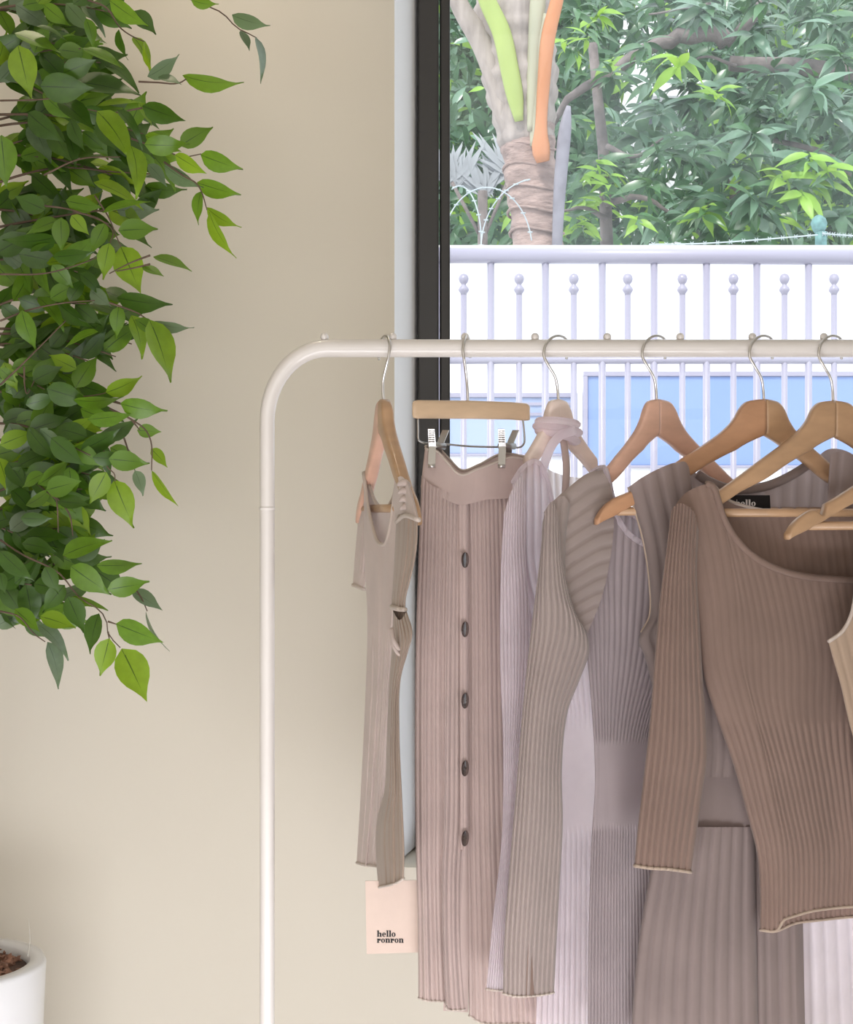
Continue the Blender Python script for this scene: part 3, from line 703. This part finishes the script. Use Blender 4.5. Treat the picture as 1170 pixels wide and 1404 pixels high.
# hand built fat-face serif lettering: stems, bowls and slab serifs (units: x-height 1)
def glyphs(txt):
    """returns list of polygons (x,y) for a chunky high-contrast lowercase serif"""
    out = []; x = 0
    def bx(x0, x1, y0, y1): out.append([(x0, y0), (x1, y0), (x1, y1), (x0, y1)])
    def ring(cx_, cy_, w, h_, stroke, thin, a0=0, a1=360):
        N_ = 22
        for i in range(N_):
            p0 = R(lerp(a0, a1, i/N_)); p1 = R(lerp(a0, a1, (i+1)/N_))
            out.append([(cx_+math.cos(p0)*w/2, cy_+math.sin(p0)*h_/2), (cx_+math.cos(p1)*w/2, cy_+math.sin(p1)*h_/2),
                        (cx_+math.cos(p1)*(w/2-stroke), cy_+math.sin(p1)*(h_/2-thin)), (cx_+math.cos(p0)*(w/2-stroke), cy_+math.sin(p0)*(h_/2-thin))])
    for c in txt:
        if c == 'h' or c == 'n':
            bx(x+.1, x+.5, 0, 1.55 if c == 'h' else 1); bx(x, x+.6, 0, .1); bx(x, x+.5, (1.45 if c == 'h' else .9), (1.55 if c == 'h' else 1))
            bx(x+.74, x+1.14, 0, .7); bx(x+.66, x+1.24, 0, .1); ring(x+.78, .66, .74, .7, .36, .14, 0, 150); x += 1.3
        elif c == 'e':
            ring(x+.5, .5, .98, 1.04, .34, .1, 0, 318); bx(x+.2, x+.9, .46, .56); x += 1.06
        elif c == 'l':
            bx(x+.1, x+.5, 0, 1.55); bx(x, x+.6, 0, .1); bx(x, x+.5, 1.45, 1.55); x += .66
        elif c == 'o':
            ring(x+.52, .5, 1.02, 1.04, .36, .09); x += 1.1
        elif c == 'r':
            bx(x+.1, x+.5, 0, 1); bx(x, x+.64, 0, .1); bx(x, x+.5, .9, 1)
            ring(x+.74, .74, .5, .5, .2, .18, 0, 360); x += 1.04
    return out, x
def lettering(par, mt, lines, px, py, D, wpx, xh, lead, name='lettering'):
    b = MB(); p0 = P(px, py, D)
    sc0 = None
    for li, tx in enumerate(lines):
        polys, w = glyphs(tx); sc_ = xh*D/F
        sx = wpx[li]*D/F/w
        for pl in polys:
            n = len(b.v)
            for x_, y_ in pl: b.v.append((p0.x+x_*sx, p0.y, p0.z-li*lead*D/F+y_*sc_))
            for x_, y_ in pl: b.v.append((p0.x+x_*sx, p0.y+.0004, p0.z-li*lead*D/F+y_*sc_))
            m = len(pl); b.f.append(tuple(range(n, n+m))); b.f.append(tuple(range(n+m, n+2*m))[::-1])
            for k in range(m): b.f.append((n+k, n+(k+1) % m, n+m+(k+1) % m, n+m+k))
    return b.build(name, mt, par, smooth=False, recalc=False)
lettering(tg, M['ink'], ['hello', 'ronron'], 517, 1284.5, 1.9844, [26, 37], 5.6, 8.2)

# --- 2 buttoned skirt
D2 = kD2
g2 = thing('buttoned_skirt', 'long blush ribbed skirt with dark buttons, hanging from the clip hanger', 'skirt', tuple(P(640, 640, DB)))
wtop = [(583, 614), (590, 618), (598, 618), (610, 630), (632, 651), (655, 643), (680, 634), (690, 630), (700, 627), (720, 630)]
wbot = [(577, 668), (590, 676), (605, 682), (630, 692), (648, 690), (668, 685), (688, 684), (716, 680)]
s = shell('waistband', g2, M['knit_blush'], D2, wtop, wbot, [(580, 640)], [(722, 655)], topb=[(583, 612), (598, 612), (615, 628), (634, 645), (655, 638), (690, 622), (720, 626)], n=8, amp=.0002, thick=.0115, shift=-.006, folds=[(.002, 1.5, 1)], nv=24, per=10)
trim('waist_edge', g2, M['edge_light'], s, 'top', True, .0016); trim('waist_edge', g2, M['edge_light'], s, 'top', False, .0016)
# left front panel and right front panel overlap at the button placket
s = shell('front_panel', g2, M['knit_blush'], D2, [(578, 652), (590, 664), (610, 673), (630, 682), (637, 684)], [(574, 1368), (585, 1372), (604, 1373), (612, 1375), (612, 1383), (628, 1385), (638, 1384)],
      [(575, 740), (571, 850), (569, 1000), (570, 1150), (573, 1260)], [(637, 800), (637, 1000), (636, 1130), (632, 1200), (632, 1290)], n=12, amp=.0022, thick=.012, folds=[(.0035, 2.1, 2.0), (.002, 4.3, 0)], foldv=.25, nv=110, shift=-.002)
trim('hem', g2, M['edge_light'], s, 'bottom', True, .0014)
s = shell('front_panel', g2, M['knit_blush'], D2, [(637, 684), (650, 680), (670, 675), (690, 674), (718, 668)], [(643, 1392), (660, 1402), (690, 1404), (720, 1404), (748, 1408)],
      [(639, 800), (639, 1000), (639, 1150), (641, 1250), (642, 1330)], [(722, 800), (728, 1000), (738, 1200)], n=14, amp=.0022, thick=.010, folds=[(.0035, 2, 0), (.0015, 5, 0)], foldv=.25, nv=110, shift=.004)
trim('hem', g2, M['edge_light'], s, 'bottom', True, .0014)
s = shell('button_placket', g2, M['knit_blush'], D2, [(628, 682), (642, 684)], [(631, 1165), (642, 1165)], [(630, 900)], [(642, 900)], n=2, amp=.0008, thick=.003, shift=-.0145, nv=60, back=False)
s = shell('slit_facing', g2, M['knit_blush'], D2, [(630, 1150), (642, 1150)], [(608, 1386), (642, 1388)], [(622, 1240), (612, 1320)], [(643, 1250)], n=2, amp=.0008, thick=.002, shift=-.002, nv=30, back=False)
for y_ in (768, 863, 961, 1054, 1150):
    q = P(636, y_, D2(636)-.024)
    b = MB(); seg = 20
    prof = [(.0005, .0012), (.004, .0012), (.0075, .0), (.009, .0008), (.0098, .002), (.0092, .0034), (.0005, .0036)]
    n0 = 0
    for r_, d_ in prof:
        for k in range(seg):
            a = 2*math.pi*k/seg; b.v.append((q.x+r_*math.cos(a)*.40+d_*.9, q.y+d_+r_*math.cos(a)*.7, q.z+r_*math.sin(a)))
    for i in range(len(prof)-1):
        for k in range(seg):
            a = i*seg+k; c = i*seg+(k+1) % seg; b.f.append((a, c, c+seg, a+seg))
    b.build('button', M['horn'], g2)

# --- 3 pale lilac long-sleeved dress
D3 = Dfun(764, 36, 30)
g3 = thing('knit_dress', 'pale lilac ribbed dress glowing in the window light, strap tied over its hanger', 'dress', tuple(P(764, 560, DB)))
s = shell('body', g3, M['knit_lilac'], D3, [(703, 662), (718, 640), (735, 632), (748, 650), (760, 700), (776, 740), (796, 730), (812, 680), (826, 655), (838, 665)], [(735, 1410), (760, 1410), (842, 1410)],
      [(702, 720), (705, 800), (722, 860), (742, 930), (745, 1050), (742, 1200)], [(845, 720), (842, 800), (838, 900), (836, 1000), (838, 1150), (840, 1300)], n=14, amp=.0022, thick=.012, smooth=[(1000, 1130, 20)], nv=110, folds=[(.003, 1.6, 1)],
      topb=[(703, 660), (718, 638), (735, 630), (755, 645), (775, 652), (800, 655), (826, 652), (838, 665)])
trim('neckband', g3, M['knit_lilac'], s, 'top', True, .003); trim('hem', g3, M['knit_lilac'], s, 'bottom')
s = shell('sleeve', g3, M['knit_lilac'], D3, [(691, 705), (702, 672), (716, 652), (722, 690)], [(667, 1356), (680, 1358), (697, 1358)], [(687, 780), (686, 900), (690, 1030), (688, 1150), (676, 1260)], [(722, 780), (728, 850), (728, 930), (715, 1050), (702, 1200)], n=9, amp=.0024, thick=.014, shift=-.012, nv=100, folds=[(.003, 1.5, 0)])
trim('cuff', g3, M['edge_light'], s, 'bottom', True, .0015)
# strap wound around the hanger neck
for k_, (yy, rr, tl) in enumerate(((580, 26, -4), (589, 29, -9), (598, 26, -14))):
    pts = []
    for i in range(25):
        a = 2*math.pi*i/24; pts.append(P(765+rr*math.cos(a), yy-tl*math.cos(a)*.5+3*math.sin(a), DB-.004+.015*math.sin(a)))
    MB().tube(pts, .0055, 10, False, flat=.9).build('tie_strap', M['knit_lilac'], g3)
MB().tube(cr([tuple(P(x_, y_, 1.975)) for x_, y_ in ((790, 590), (770, 596), (756, 612), (745, 640), (738, 655))], 16), .006, 10, flat=.5, up=(0, 1, 0)).build('tie_strap', M['knit_lilac'], g3)
MB().tube(cr([tuple(P(x_, y_, 1.99)) for x_, y_ in ((772, 598), (777, 640), (775, 680), (776, 730))], 12), .0045, 8, flat=.5, up=(0, 1, 0)).build('hanging_loop', M['knit_blush'], g3)

# --- 4 taupe dress with puffed sleeve
D4 = Dfun(901, 30, 35)
g4 = thing('knit_dress', 'taupe ribbed dress with a wide puffed sleeve and smooth waistband, centre of the rack', 'dress', tuple(P(900, 560, DB)))
s = shell('body', g4, M['knit_taupe_backlit'], D4, [(790, 672), (808, 650), (828, 641), (836, 665), (845, 705), (862, 732), (890, 748), (930, 745), (965, 715), (985, 672), (1003, 690)], [(806, 1412), (850, 1412), (905, 1412)],
      [(786, 760), (800, 850), (808, 930), (814, 1010), (816, 1075), (812, 1140), (808, 1250)], [(1000, 780), (960, 870), (915, 960), (896, 1040), (897, 1110), (902, 1250)], n=22, amp=.0022, thick=.013, smooth=[(1018, 1132, 7)], nv=150, folds=[(.003, 1.5, .5)],
      topb=[(790, 672), (808, 650), (828, 641), (845, 690), (880, 712), (930, 712), (965, 690), (985, 672), (1003, 690)])
trim('neckband', g4, M['knit_lilac'], s, 'top', True, .0036, .18, 1); trim('neckband', g4, M['knit_lilac'], s, 'top', False, .003, .1, 1)
s = shell('yoke', g4, M['knit_taupe'], D4, [(826, 644), (838, 668), (842, 712), (838, 760), (825, 820), (806, 868)], [(746, 702), (756, 735), (768, 775), (780, 815), (790, 845), (800, 872)], [(806, 649), (785, 664), (762, 684)], [(803, 870)], n=11, amp=.0022, thick=.008, shift=-.013, nv=40, folds=[(.0015, 1, 0)], back=False)
s = shell('sleeve', g4, M['knit_taupe'], D4, [(745, 720), (748, 700), (757, 688), (768, 720), (768, 740)], [(690, 1362), (705, 1366), (725, 1366), (745, 1364), (760, 1361)],
      [(740, 770), (730, 850), (718, 960), (708, 1080), (698, 1200), (691, 1300)], [(775, 790), (790, 840), (806, 872), (808, 895), (796, 930), (779, 975), (771, 1050), (772, 1130), (768, 1210), (763, 1300)],
      n=11, amp=.0024, thick=.02, shift=-.03, nv=120, folds=[(.004, 1.2, 1)])
trim('cuff', g4, M['edge_light'], s, 'bottom', True, .0015)
o = shell('cuff_slit', g4, M['knit_brown'], D4, [(725.5, 1288), (727.5, 1288)], [(720, 1366), (733, 1366)], [(722, 1330)], [(731, 1330)], n=1, amp=0, thick=.001, shift=-.0555, nv=16, back=False)
s = shell('shoulder_seam', g4, M['knit_taupe'], D4, [(744, 716), (752, 694), (772, 680), (782, 690)], [(752, 790), (760, 785), (768, 790), (776, 800)], [(743, 740), (746, 760)], [(776, 740)], n=4, amp=.002, thick=.013, shift=-.022, nv=30)

# --- 5 mushroom sleeveless dress
D5 = Dfun(1048, 20, 30)
g5 = thing('knit_dress', 'mushroom sleeveless dress in wide ribs with a black neck label, behind the cocoa top', 'dress', tuple(P(1048, 560, DB)))
front_top = [(862, 668), (880, 655), (905, 642), (930, 634), (940, 633), (952, 690), (985, 760), (1040, 785), (1100, 770), (1135, 690), (1140, 622), (1165, 622), (1200, 648), (1215, 668)]
back_top = [(862, 668), (880, 655), (905, 642), (930, 634), (943, 640), (965, 656), (1000, 670), (1045, 668), (1085, 652), (1115, 632), (1136, 616), (1160, 618), (1200, 648), (1215, 668)]
s = shell('bodice', g5, M['knit_mushroom'], D5, front_top, [(902, 1068), (960, 1066), (1100, 1066), (1160, 1068)],
      [(868, 690), (882, 740), (891, 800), (891, 845), (876, 878), (884, 900), (898, 960), (904, 1020)], [(1200, 760), (1195, 850), (1170, 950)], topb=back_top, n=17, amp=.0026, thick=.017, nv=110, pw=8, shift=-.004, smooth=[], ribw=.4)
trim('neckband', g5, M['knit_mushroom'], s, 'top', False, .006, .27, .745)
trim('armhole_band', g5, M['edge_brown'], s, 'left', True, .0016, 0, .5)
s = shell('waistband', g5, M['knit_mushroom'], D5, [(902, 1064), (1160, 1064)], [(905, 1138), (1040, 1136), (1160, 1138)], [(903, 1100)], [(1160, 1100)], n=10, amp=.0003, thick=.013, nv=16, pw=4)
s = shell('skirt', g5, M['knit_mushroom'], D5, [(905, 1134), (970, 1134), (1036, 1134)], [(866, 1415), (950, 1415), (1040, 1415)], [(893, 1190), (876, 1290), (870, 1350)], [(1037, 1250)], n=9, amp=.0028, thick=.015, nv=60, pw=4, ribw=.35, folds=[(.003, 1.3, .4)], shift=-.004)
s = shell('skirt_back', g5, M['knit_mushroom'], D5, [(1032, 1134), (1060, 1134), (1098, 1134)], [(1036, 1415), (1070, 1415), (1106, 1415)], [(1034, 1250)], [(1102, 1250)], n=4, amp=.003, thick=.013, nv=50, ribw=.4, folds=[(.004, 1.5, 3.6)], shift=.012)
s = shell('skirt_back', g5, M['knit_lilac'], D5, [(1092, 1134), (1150, 1134), (1230, 1134)], [(1098, 1415), (1170, 1415), (1260, 1415)], [(1095, 1250)], [(1245, 1250)], n=9, amp=.003, thick=.013, nv=50, ribw=.4, folds=[(.003, 1.5, 3.6)], shift=.02)  # pale lilac knit on this part of the skirt
s[0]['label'] = 'paler back of the skirt'
lb = MB(); Dl = lambda x: D5(x)+.0085
q = [P(998, 679, Dl(998)), P(1056, 679, Dl(1056)), P(1057, 699, Dl(1057)), P(999, 704, Dl(999))]
lb.v = [tuple(v+Vector((0, dy, 0))) for dy in (-.0006, .0006) for v in q]; lb.f = [(0, 1, 2, 3), (7, 6, 5, 4), (0, 4, 5, 1), (1, 5, 6, 2), (2, 6, 7, 3), (3, 7, 4, 0)]
lab = lb.build('neck_label', M['black_cloth'], g5, smooth=False, bevel=.0004)
lettering(lab, M['label_thread'], ['hello'], 1008, 694, Dl(1020)-.0035, [29], 6, 8)

# --- 7 cocoa long sleeved top
D7 = Dfun(1143, 25, 20)
g7 = thing('knit_blouse', 'cocoa brown scoop-neck top with long ribbed sleeve, right side of the rack', 'top', tuple(P(1143, 560, DB)))
ft = [(922, 705), (928, 690), (945, 673), (978, 665), (988, 700), (1005, 733), (1035, 764), (1080, 785), (1140, 794), (1210, 792), (1255, 760), (1290, 700), (1308, 664), (1350, 680), (1375, 705)]
bt = [(922, 705), (928, 690), (945, 673), (978, 665), (996, 684), (1030, 696), (1075, 703), (1140, 706), (1210, 704), (1270, 690), (1308, 664), (1350, 680), (1375, 705)]
hemf = [(1042, 1275), (1066, 1276), (1074, 1262), (1090, 1256), (1115, 1249), (1170, 1243), (1250, 1240), (1300, 1240)]
hemb = [(1042, 1275), (1062, 1277), (1090, 1266), (1120, 1262), (1170, 1257), (1250, 1255), (1300, 1240)]
s = shell('body', g7, M['knit_brown'], D7, ft, hemf, [(938, 760), (955, 840), (966, 930), (985, 990), (1006, 1050), (1024, 1115), (1038, 1170), (1042, 1220)], [(1370, 850), (1330, 1000), (1310, 1150)],
      topb=bt, botb=hemb, n=38, amp=.0018, thick=.016, nv=130, pw=10, per=5, kmin=.3, shift=-.003, smooth=[(600, 985, 12)], folds=[(.004, 1.7, 2.4), (.0015, 5, 1)], foldv=.2)
trim('neckband', g7, M['knit_brown'], s, 'top', True, .0042, .1, 1); trim('neckband', g7, M['edge_light'], s, 'top', False, .002, .1, 1)
trim('hem', g7, M['edge_brown'], s, 'bottom', True, .002); trim('hem', g7, M['edge_brown'], s, 'bottom', False, .002)
s = shell('sleeve', g7, M['knit_brown'], D7, [(919, 712), (922, 698), (932, 690), (950, 700), (958, 725)], [(870, 1187), (890, 1190), (920, 1192), (948, 1196)],
      [(913, 760), (904, 830), (898, 900), (891, 990), (881, 1080), (874, 1140)], [(956, 790), (960, 860), (964, 930), (969, 1000), (970, 1040), (964, 1085), (956, 1140)], n=9, amp=.0022, thick=.016, shift=-.022, nv=110, folds=[(.003, 1, 1.2)], pw=3)
trim('cuff', g7, M['edge_brown'], s, 'bottom', True, .0022)

# --- 8 beige strap top cut by the frame
D8 = Dfun(1311, 25, 20)
g8 = thing('knit_blouse', 'beige sleeveless top on the notched hanger, only its armhole corner in view', 'top', tuple(P(1311, 570, DB)))
s = shell('body', g8, M['knit_beige'], D8, [(1136, 880), (1155, 866), (1168, 842), (1176, 790), (1186, 716), (1200, 712), (1225, 780), (1300, 830), (1380, 790), (1420, 720), (1435, 716), (1445, 800), (1490, 880)], [(1195, 1130), (1300, 1130), (1440, 1130)],
      [(1143, 905), (1153, 940), (1163, 985), (1180, 1050)], [(1470, 980)], n=30, amp=.001, thick=.012, nv=50, pw=4)
trim('armhole_band', g8, M['edge_light'], s, 'top', True, .0024, 0, .3); trim('armhole_band', g8, M['edge_brown'], s, 'top', False, .0018, 0, .3)

# ------------------------------------------------------------------ ficus in planter
fic = [leafmat('ficus_leaf_dark', (.042, .10, .010, 1), (.12, .27, .01, 1), .25, .38, .6, True, (.012, .03, .006, 1)),
       leafmat('ficus_leaf_green', (.10, .21, .016, 1), (.26, .46, .02, 1), .35, .4, .6, True, (.02, .05, .01, 1)),
       leafmat('ficus_leaf_lime', (.20, .34, .025, 1), (.38, .56, .02, 1), .45, .42, .5, True, (.03, .07, .01, 1)),
       leafmat('ficus_leaf_back_sheen', (.14, .20, .11, 1), (.15, .28, .07, 1), .25, .4, .7, True, (.06, .1, .04, 1))]  # grey leaf backs; sheen on some leaves is put into this colour too
fleaf = [[leaf_mesh('ficus_leaf', m_, w, dr, .18, 9, tx, wv) for w, dr, tx, wv in ((.47, .12, .03, 0), (.44, .25, -.03, .01), (.5, .05, .0, .0), (.42, .35, .04, .02))] for m_ in fic]
plant = thing('potted_fig_tree', 'artificial fig tree with glossy green leaves at the left edge, in a white planter', 'plant', (P(-72, 0, 2.2).x, 2.2, 0))
DP = 2.2
cx0 = P(-72, 0, DP).x; rimz = P(0, 1319, DP).z; ro = (60+72)*DP/F
pot = MB().lathe((cx0, DP, 0), [(ro*.72, .0), (ro*.8, .005), (ro*.9, rimz*.5), (ro*.985, rimz-.05), (ro, rimz-.006), (ro-.003, rimz), (ro-.02, rimz), (ro-.023, rimz-.004), (ro-.024, rimz-.05), (ro-.026, rimz-.06)], 64).build('planter', mat('planter_white', (.80, .80, .82, 1), .3, coat=.4), plant)
pot.data.polygons[-1].use_smooth = False
soilm = mat('potting_soil', (.10, .055, .04, 1), .9, noise=(80, .5), bump=(80, 1, .004))
MB().lathe((cx0, DP, rimz-.014), [(.001, 0), (ro*.5, .004), (ro-.025, 0), (ro-.026, -.02)], 40).build('soil', soilm, plant)
chips = MB(); r5 = random.Random(9)
for k in range(330):
    a = r5.uniform(0, 6.28); rr = (ro-.034)*math.sqrt(r5.random()); c = Vector((cx0+rr*math.cos(a), DP+rr*math.sin(a), rimz-.011+r5.uniform(-.003, .005)))
    s_ = r5.uniform(.005, .011); n0 = len(chips.v)
    rot = Matrix.Rotation(r5.uniform(0, 6.28), 3, Vector((r5.uniform(-1, 1), r5.uniform(-1, 1), r5.uniform(-1, 1))).normalized())
    for v in ((1, 0, 0), (-1, 0, 0), (0, .7, 0), (0, -.7, 0), (0, 0, .4), (0, 0, -.4)): chips.v.append(tuple(c+rot @ (Vector(v)*s_)))
    for t_ in ((0, 2, 4), (2, 1, 4), (1, 3, 4), (3, 0, 4), (2, 0, 5), (1, 2, 5), (3, 1, 5), (0, 3, 5)): chips.f.append(tuple(n0+i for i in t_))
o = chips.build('bark_chips', mat('bark_chips', (.30, .16, .11, 1), .8, noise=(60, .5)), plant, smooth=False); o['kind'] = 'stuff'
barkm = mat('fig_bark', (.13, .085, .06, 1), .85, noise=(40, .3), bump=(60, .5, .003))
MB().tube(bumpy([(cx0, DP, rimz-.03), (cx0+.01, DP, 1.0), (cx0-.015, DP, 1.5), (cx0+.01, DP, 2.1)], 20, .002, r5), [lerp(.016, .008, i/19) for i in range(20)], 12).build('trunk', barkm, plant)
MB().tube(cr([tuple(P(38, 1312, 2.2-.02)), tuple(P(41, 1290, 2.18)), tuple(P(39, 1260, 2.18))], 10), [lerp(.0007, .0003, i/9) for i in range(10)], 5).build('dry_twig', mat('dry_straw', (.5, .47, .42, 1), .8), plant)

HL = """262 0 300 14 12 1;318 20 370 46 16 3;330 42 345 68 9 3;350 50 373 112 9 3;183 15 215 45 20 0;163 40 163 86 15 0;150 0 200 40 18 1;118 25 135 67 15 1;182 50 218 86 13 2;198 55 197 110 9 2;
202 105 254 82 14 3;217 105 250 112 11 3;250 103 332 133 13 1;87 100 133 82 20 0;55 118 130 122 30 0;100 112 195 120 32 0;25 62 42 136 36 2;20 45 85 70 20 1;50 36 95 45 10 0;195 145 255 168 20 0;190 140 212 172 12 2;
160 150 212 192 15 0;133 152 196 212 34 2;133 145 195 137 14 2;247 200 293 170 26 1;198 198 258 203 24 1;240 212 283 240 15 2;275 212 332 236 20 1;203 225 233 253 17 3;225 226 272 268 17 3;270 250 330 272 18 1;276 262 262 309 18 1;
283 284 323 324 16 2;287 290 309 363 18 2;180 200 205 268 22 2;2 185 8 258 38 1;90 275 141 286 18 1;128 250 205 272 20 2;140 292 206 268 16 1;162 316 218 312 28 1;145 306 122 347 30 1;84 298 82 346 30 1;98 295 122 322 20 2;80 302 33 318 20 1;
62 288 18 268 26 0;78 325 0 345 18 0;150 333 138 384 25 2;166 338 193 403 38 2;210 352 266 366 14 1;195 366 226 378 10 1;72 352 132 350 15 0;160 408 237 424 22 0;212 440 263 465 14 3;124 398 152 420 22 3;163 420 157 463 25 1;180 432 210 488 20 2;
205 438 243 523 28 2;185 438 237 465 18 1;135 455 75 468 15 1;30 425 42 485 28 1;103 532 134 482 28 1;145 538 198 523 20 2;165 553 226 573 26 1;105 506 62 484 24 2;45 522 86 502 22 0;0 505 22 525 22 1;135 600 197 583 18 0;188 590 222 592 20 1;
137 614 101 652 28 0;149 629 206 636 30 1;207 615 233 640 15 2;208 645 243 697 13 2;185 645 202 680 16 3;146 647 122 694 24 2;157 658 180 727 38 2;35 693 84 672 14 1;28 710 74 714 18 0;86 762 150 730 26 1;132 775 196 778 20 1;
97 776 150 818 36 1;147 808 207 800 28 1;180 810 225 836 14 3;62 777 80 815 22 0;89 802 54 841 26 0;93 818 117 868 24 0;136 841 113 898 26 0;159 855 224 883 29 1;150 875 136 930 27 2;167 889 203 963 35 2;55 845 106 858 20 2;
52 856 108 892 14 3;65 880 95 945 15 3;20 835 56 866 16 1;0 755 45 802 26 0;0 785 6 815 20 0;30 745 82 752 20 0;200 838 218 902 9 3;120 600 60 575 26 0;40 590 95 570 30 0;70 600 115 640 26 0;95 640 100 685 22 1;0 610 50 590 26 2;
30 640 5 680 22 0;60 650 20 665 18 1;110 560 160 585 22 1;35 555 80 545 20 0;100 548 170 560 15 1;120 575 185 570 16 1"""
items = []; rp = random.Random(21)
def put_leaf(bx, by, tx, ty, w, tone, D):
    ln = math.hypot(tx-bx, ty-by)
    dd = rp.uniform(-.012, .012)
    ba = P(bx, by, D); ti = P(tx, ty, D+dd)
    L3 = (ti-ba).length
    c = max(.12, min(1, w/(.47*ln))); roll = math.acos(c)*rp.choice([-1, 1])
    ax = (ti-ba).normalized(); n0 = Vector((0, -1, 0)); n0 = (n0-ax*n0.dot(ax)).normalized()
    n = Matrix.Rotation(roll, 3, ax) @ n0
    items.append((rp.choice(fleaf[tone]), orient(ba, ti, n), L3))
    return ba
for e in HL.replace('\n', '').split(';'):
    bx, by, tx, ty, w, tone = [float(q) for q in e.split()]
    put_leaf(bx, by, tx, ty, w, int(tone), DP-.12+rp.uniform(-.03, .05))
def env(y):
    E = [(-40, 210), (0, 190), (60, 170), (100, 200), (150, 215), (220, 255), (280, 250), (320, 200), (380, 200), (440, 225), (490, 190), (520, 110), (560, 175), (620, 195), (680, 165), (720, 130), (770, 150), (820, 160), (860, 110), (885, 60), (900, 20)]
    for (a, xa), (b2, xb) in zip(E, E[1:]):
        if a <= y <= b2: return lerp(xa, xb, (y-a)/(b2-a))
    return 0
def twig(pts, D0, D1_, r0=.0022, r1=.0008, n=14):
    q = cr([tuple(P(x, y, lerp(D0, D1_, i/(len(pts)-1)))) for i, (x, y) in enumerate(pts)], n)
    MB().tube(q, [lerp(r0, r1, i/(n-1)) for i in range(n)], 6).build('branch', barkm, plant)
trunkx = -70
for k in range(50):
    ye = -40+k*18+rp.uniform(-12, 12)
    if ye > 870: continue
    xe = env(ye)*rp.uniform(.35, .97)-12
    D1_ = DP+rp.uniform(-.14, .16)
    y0 = ye+rp.uniform(-70, 60)
    xm = lerp(trunkx, xe, .5)
    pts = [(trunkx, min(y0, 860)), (xm, lerp(y0, ye, .5)-rp.uniform(8, 30)), (lerp(xm, xe, .6), lerp(y0, ye, .8)-10), (xe, ye)]
    twig(pts, DP, D1_)
    q = cr([(x, y, 0) for x, y in pts], 24)
    m_ = rp.randint(10, 15)
    for j in range(m_):
        i = int(lerp(8, 23, j/(m_-1))); p = q[i]
        if p.x < -35: continue
        sd = 1 if j % 2 else -1
        a = rp.uniform(-.3, .5)+sd*rp.uniform(.3, .95); ln = rp.uniform(46, 68)
        if j == m_-1: a = rp.uniform(.1, .6)
        tx, ty = p.x+ln*math.cos(a), p.y+ln*math.sin(a)
        if tx > env(min(max(ty, -40), 900))+18 or ty > 880: continue
        tone = rp.choices([0, 1, 2, 3], [.52, .30, .12, .06])[0]
        put_leaf(p.x+3, p.y+rp.uniform(-3, 3), tx, ty, rp.uniform(14, 32), tone, lerp(DP, D1_, i/23)+rp.uniform(-.02, .02))
# hand laid twigs for the outer sprays
for pts in ([(150, -10), (240, -8), (275, 5), (305, 18), (325, 38), (345, 48), (352, 52)], [(120, 0), (145, 10), (165, 38), (182, 50), (198, 57)], [(190, 112), (215, 113), (245, 114), (262, 105), (280, 104)],
            [(195, 148), (150, 155), (120, 150)], [(180, 190), (235, 210), (250, 216), (262, 214), (276, 211)], [(225, 222), (250, 240), (270, 252), (276, 262), (284, 288)], [(130, 268), (150, 300), (160, 325), (166, 338)],
            [(100, 290), (135, 300), (155, 318), (150, 335)], [(150, 415), (190, 430), (205, 440)], [(0, 528), (30, 500), (60, 470), (90, 440)], [(33, 503), (35, 535), (37, 540), (47, 522)], [(92, 545), (98, 540), (104, 532)], [(40, 545), (90, 545), (140, 540), (148, 537)],
            [(88, 550), (130, 545), (166, 554), (205, 560)], [(130, 600), (143, 620), (147, 640), (157, 650), (158, 660)], [(68, 645), (78, 690), (80, 730)], [(76, 680), (95, 705), (100, 735)], [(0, 740), (30, 760), (80, 785), (110, 820), (138, 838), (147, 855), (148, 868), (165, 888)],
            [(150, 560), (180, 575), (200, 590), (207, 605), (208, 645)], [(180, 575), (192, 590)], [(170, 600), (180, 630), (185, 645)], [(180, 800), (195, 822), (202, 838)], [(165, 553), (150, 548), (130, 545)], [(206, 362), (190, 366), (160, 372)], [(206, 350), (180, 360), (150, 375)], [(148, 852), (160, 856)], [(148, 866), (150, 876)], [(0, 838), (25, 845), (48, 870), (62, 880)], [(0, 376), (60, 375), (110, 362), (140, 350)], [(0, 440), (40, 425), (90, 415), (130, 412)], [(0, 138), (60, 136), (100, 130)], [(60, 240), (110, 218), (165, 215)], [(60, 282), (95, 287), (150, 307)]):
    twig(pts, DP-.1, DP-.1, .0014, .0007, 18)
add_leaves(plant, items)
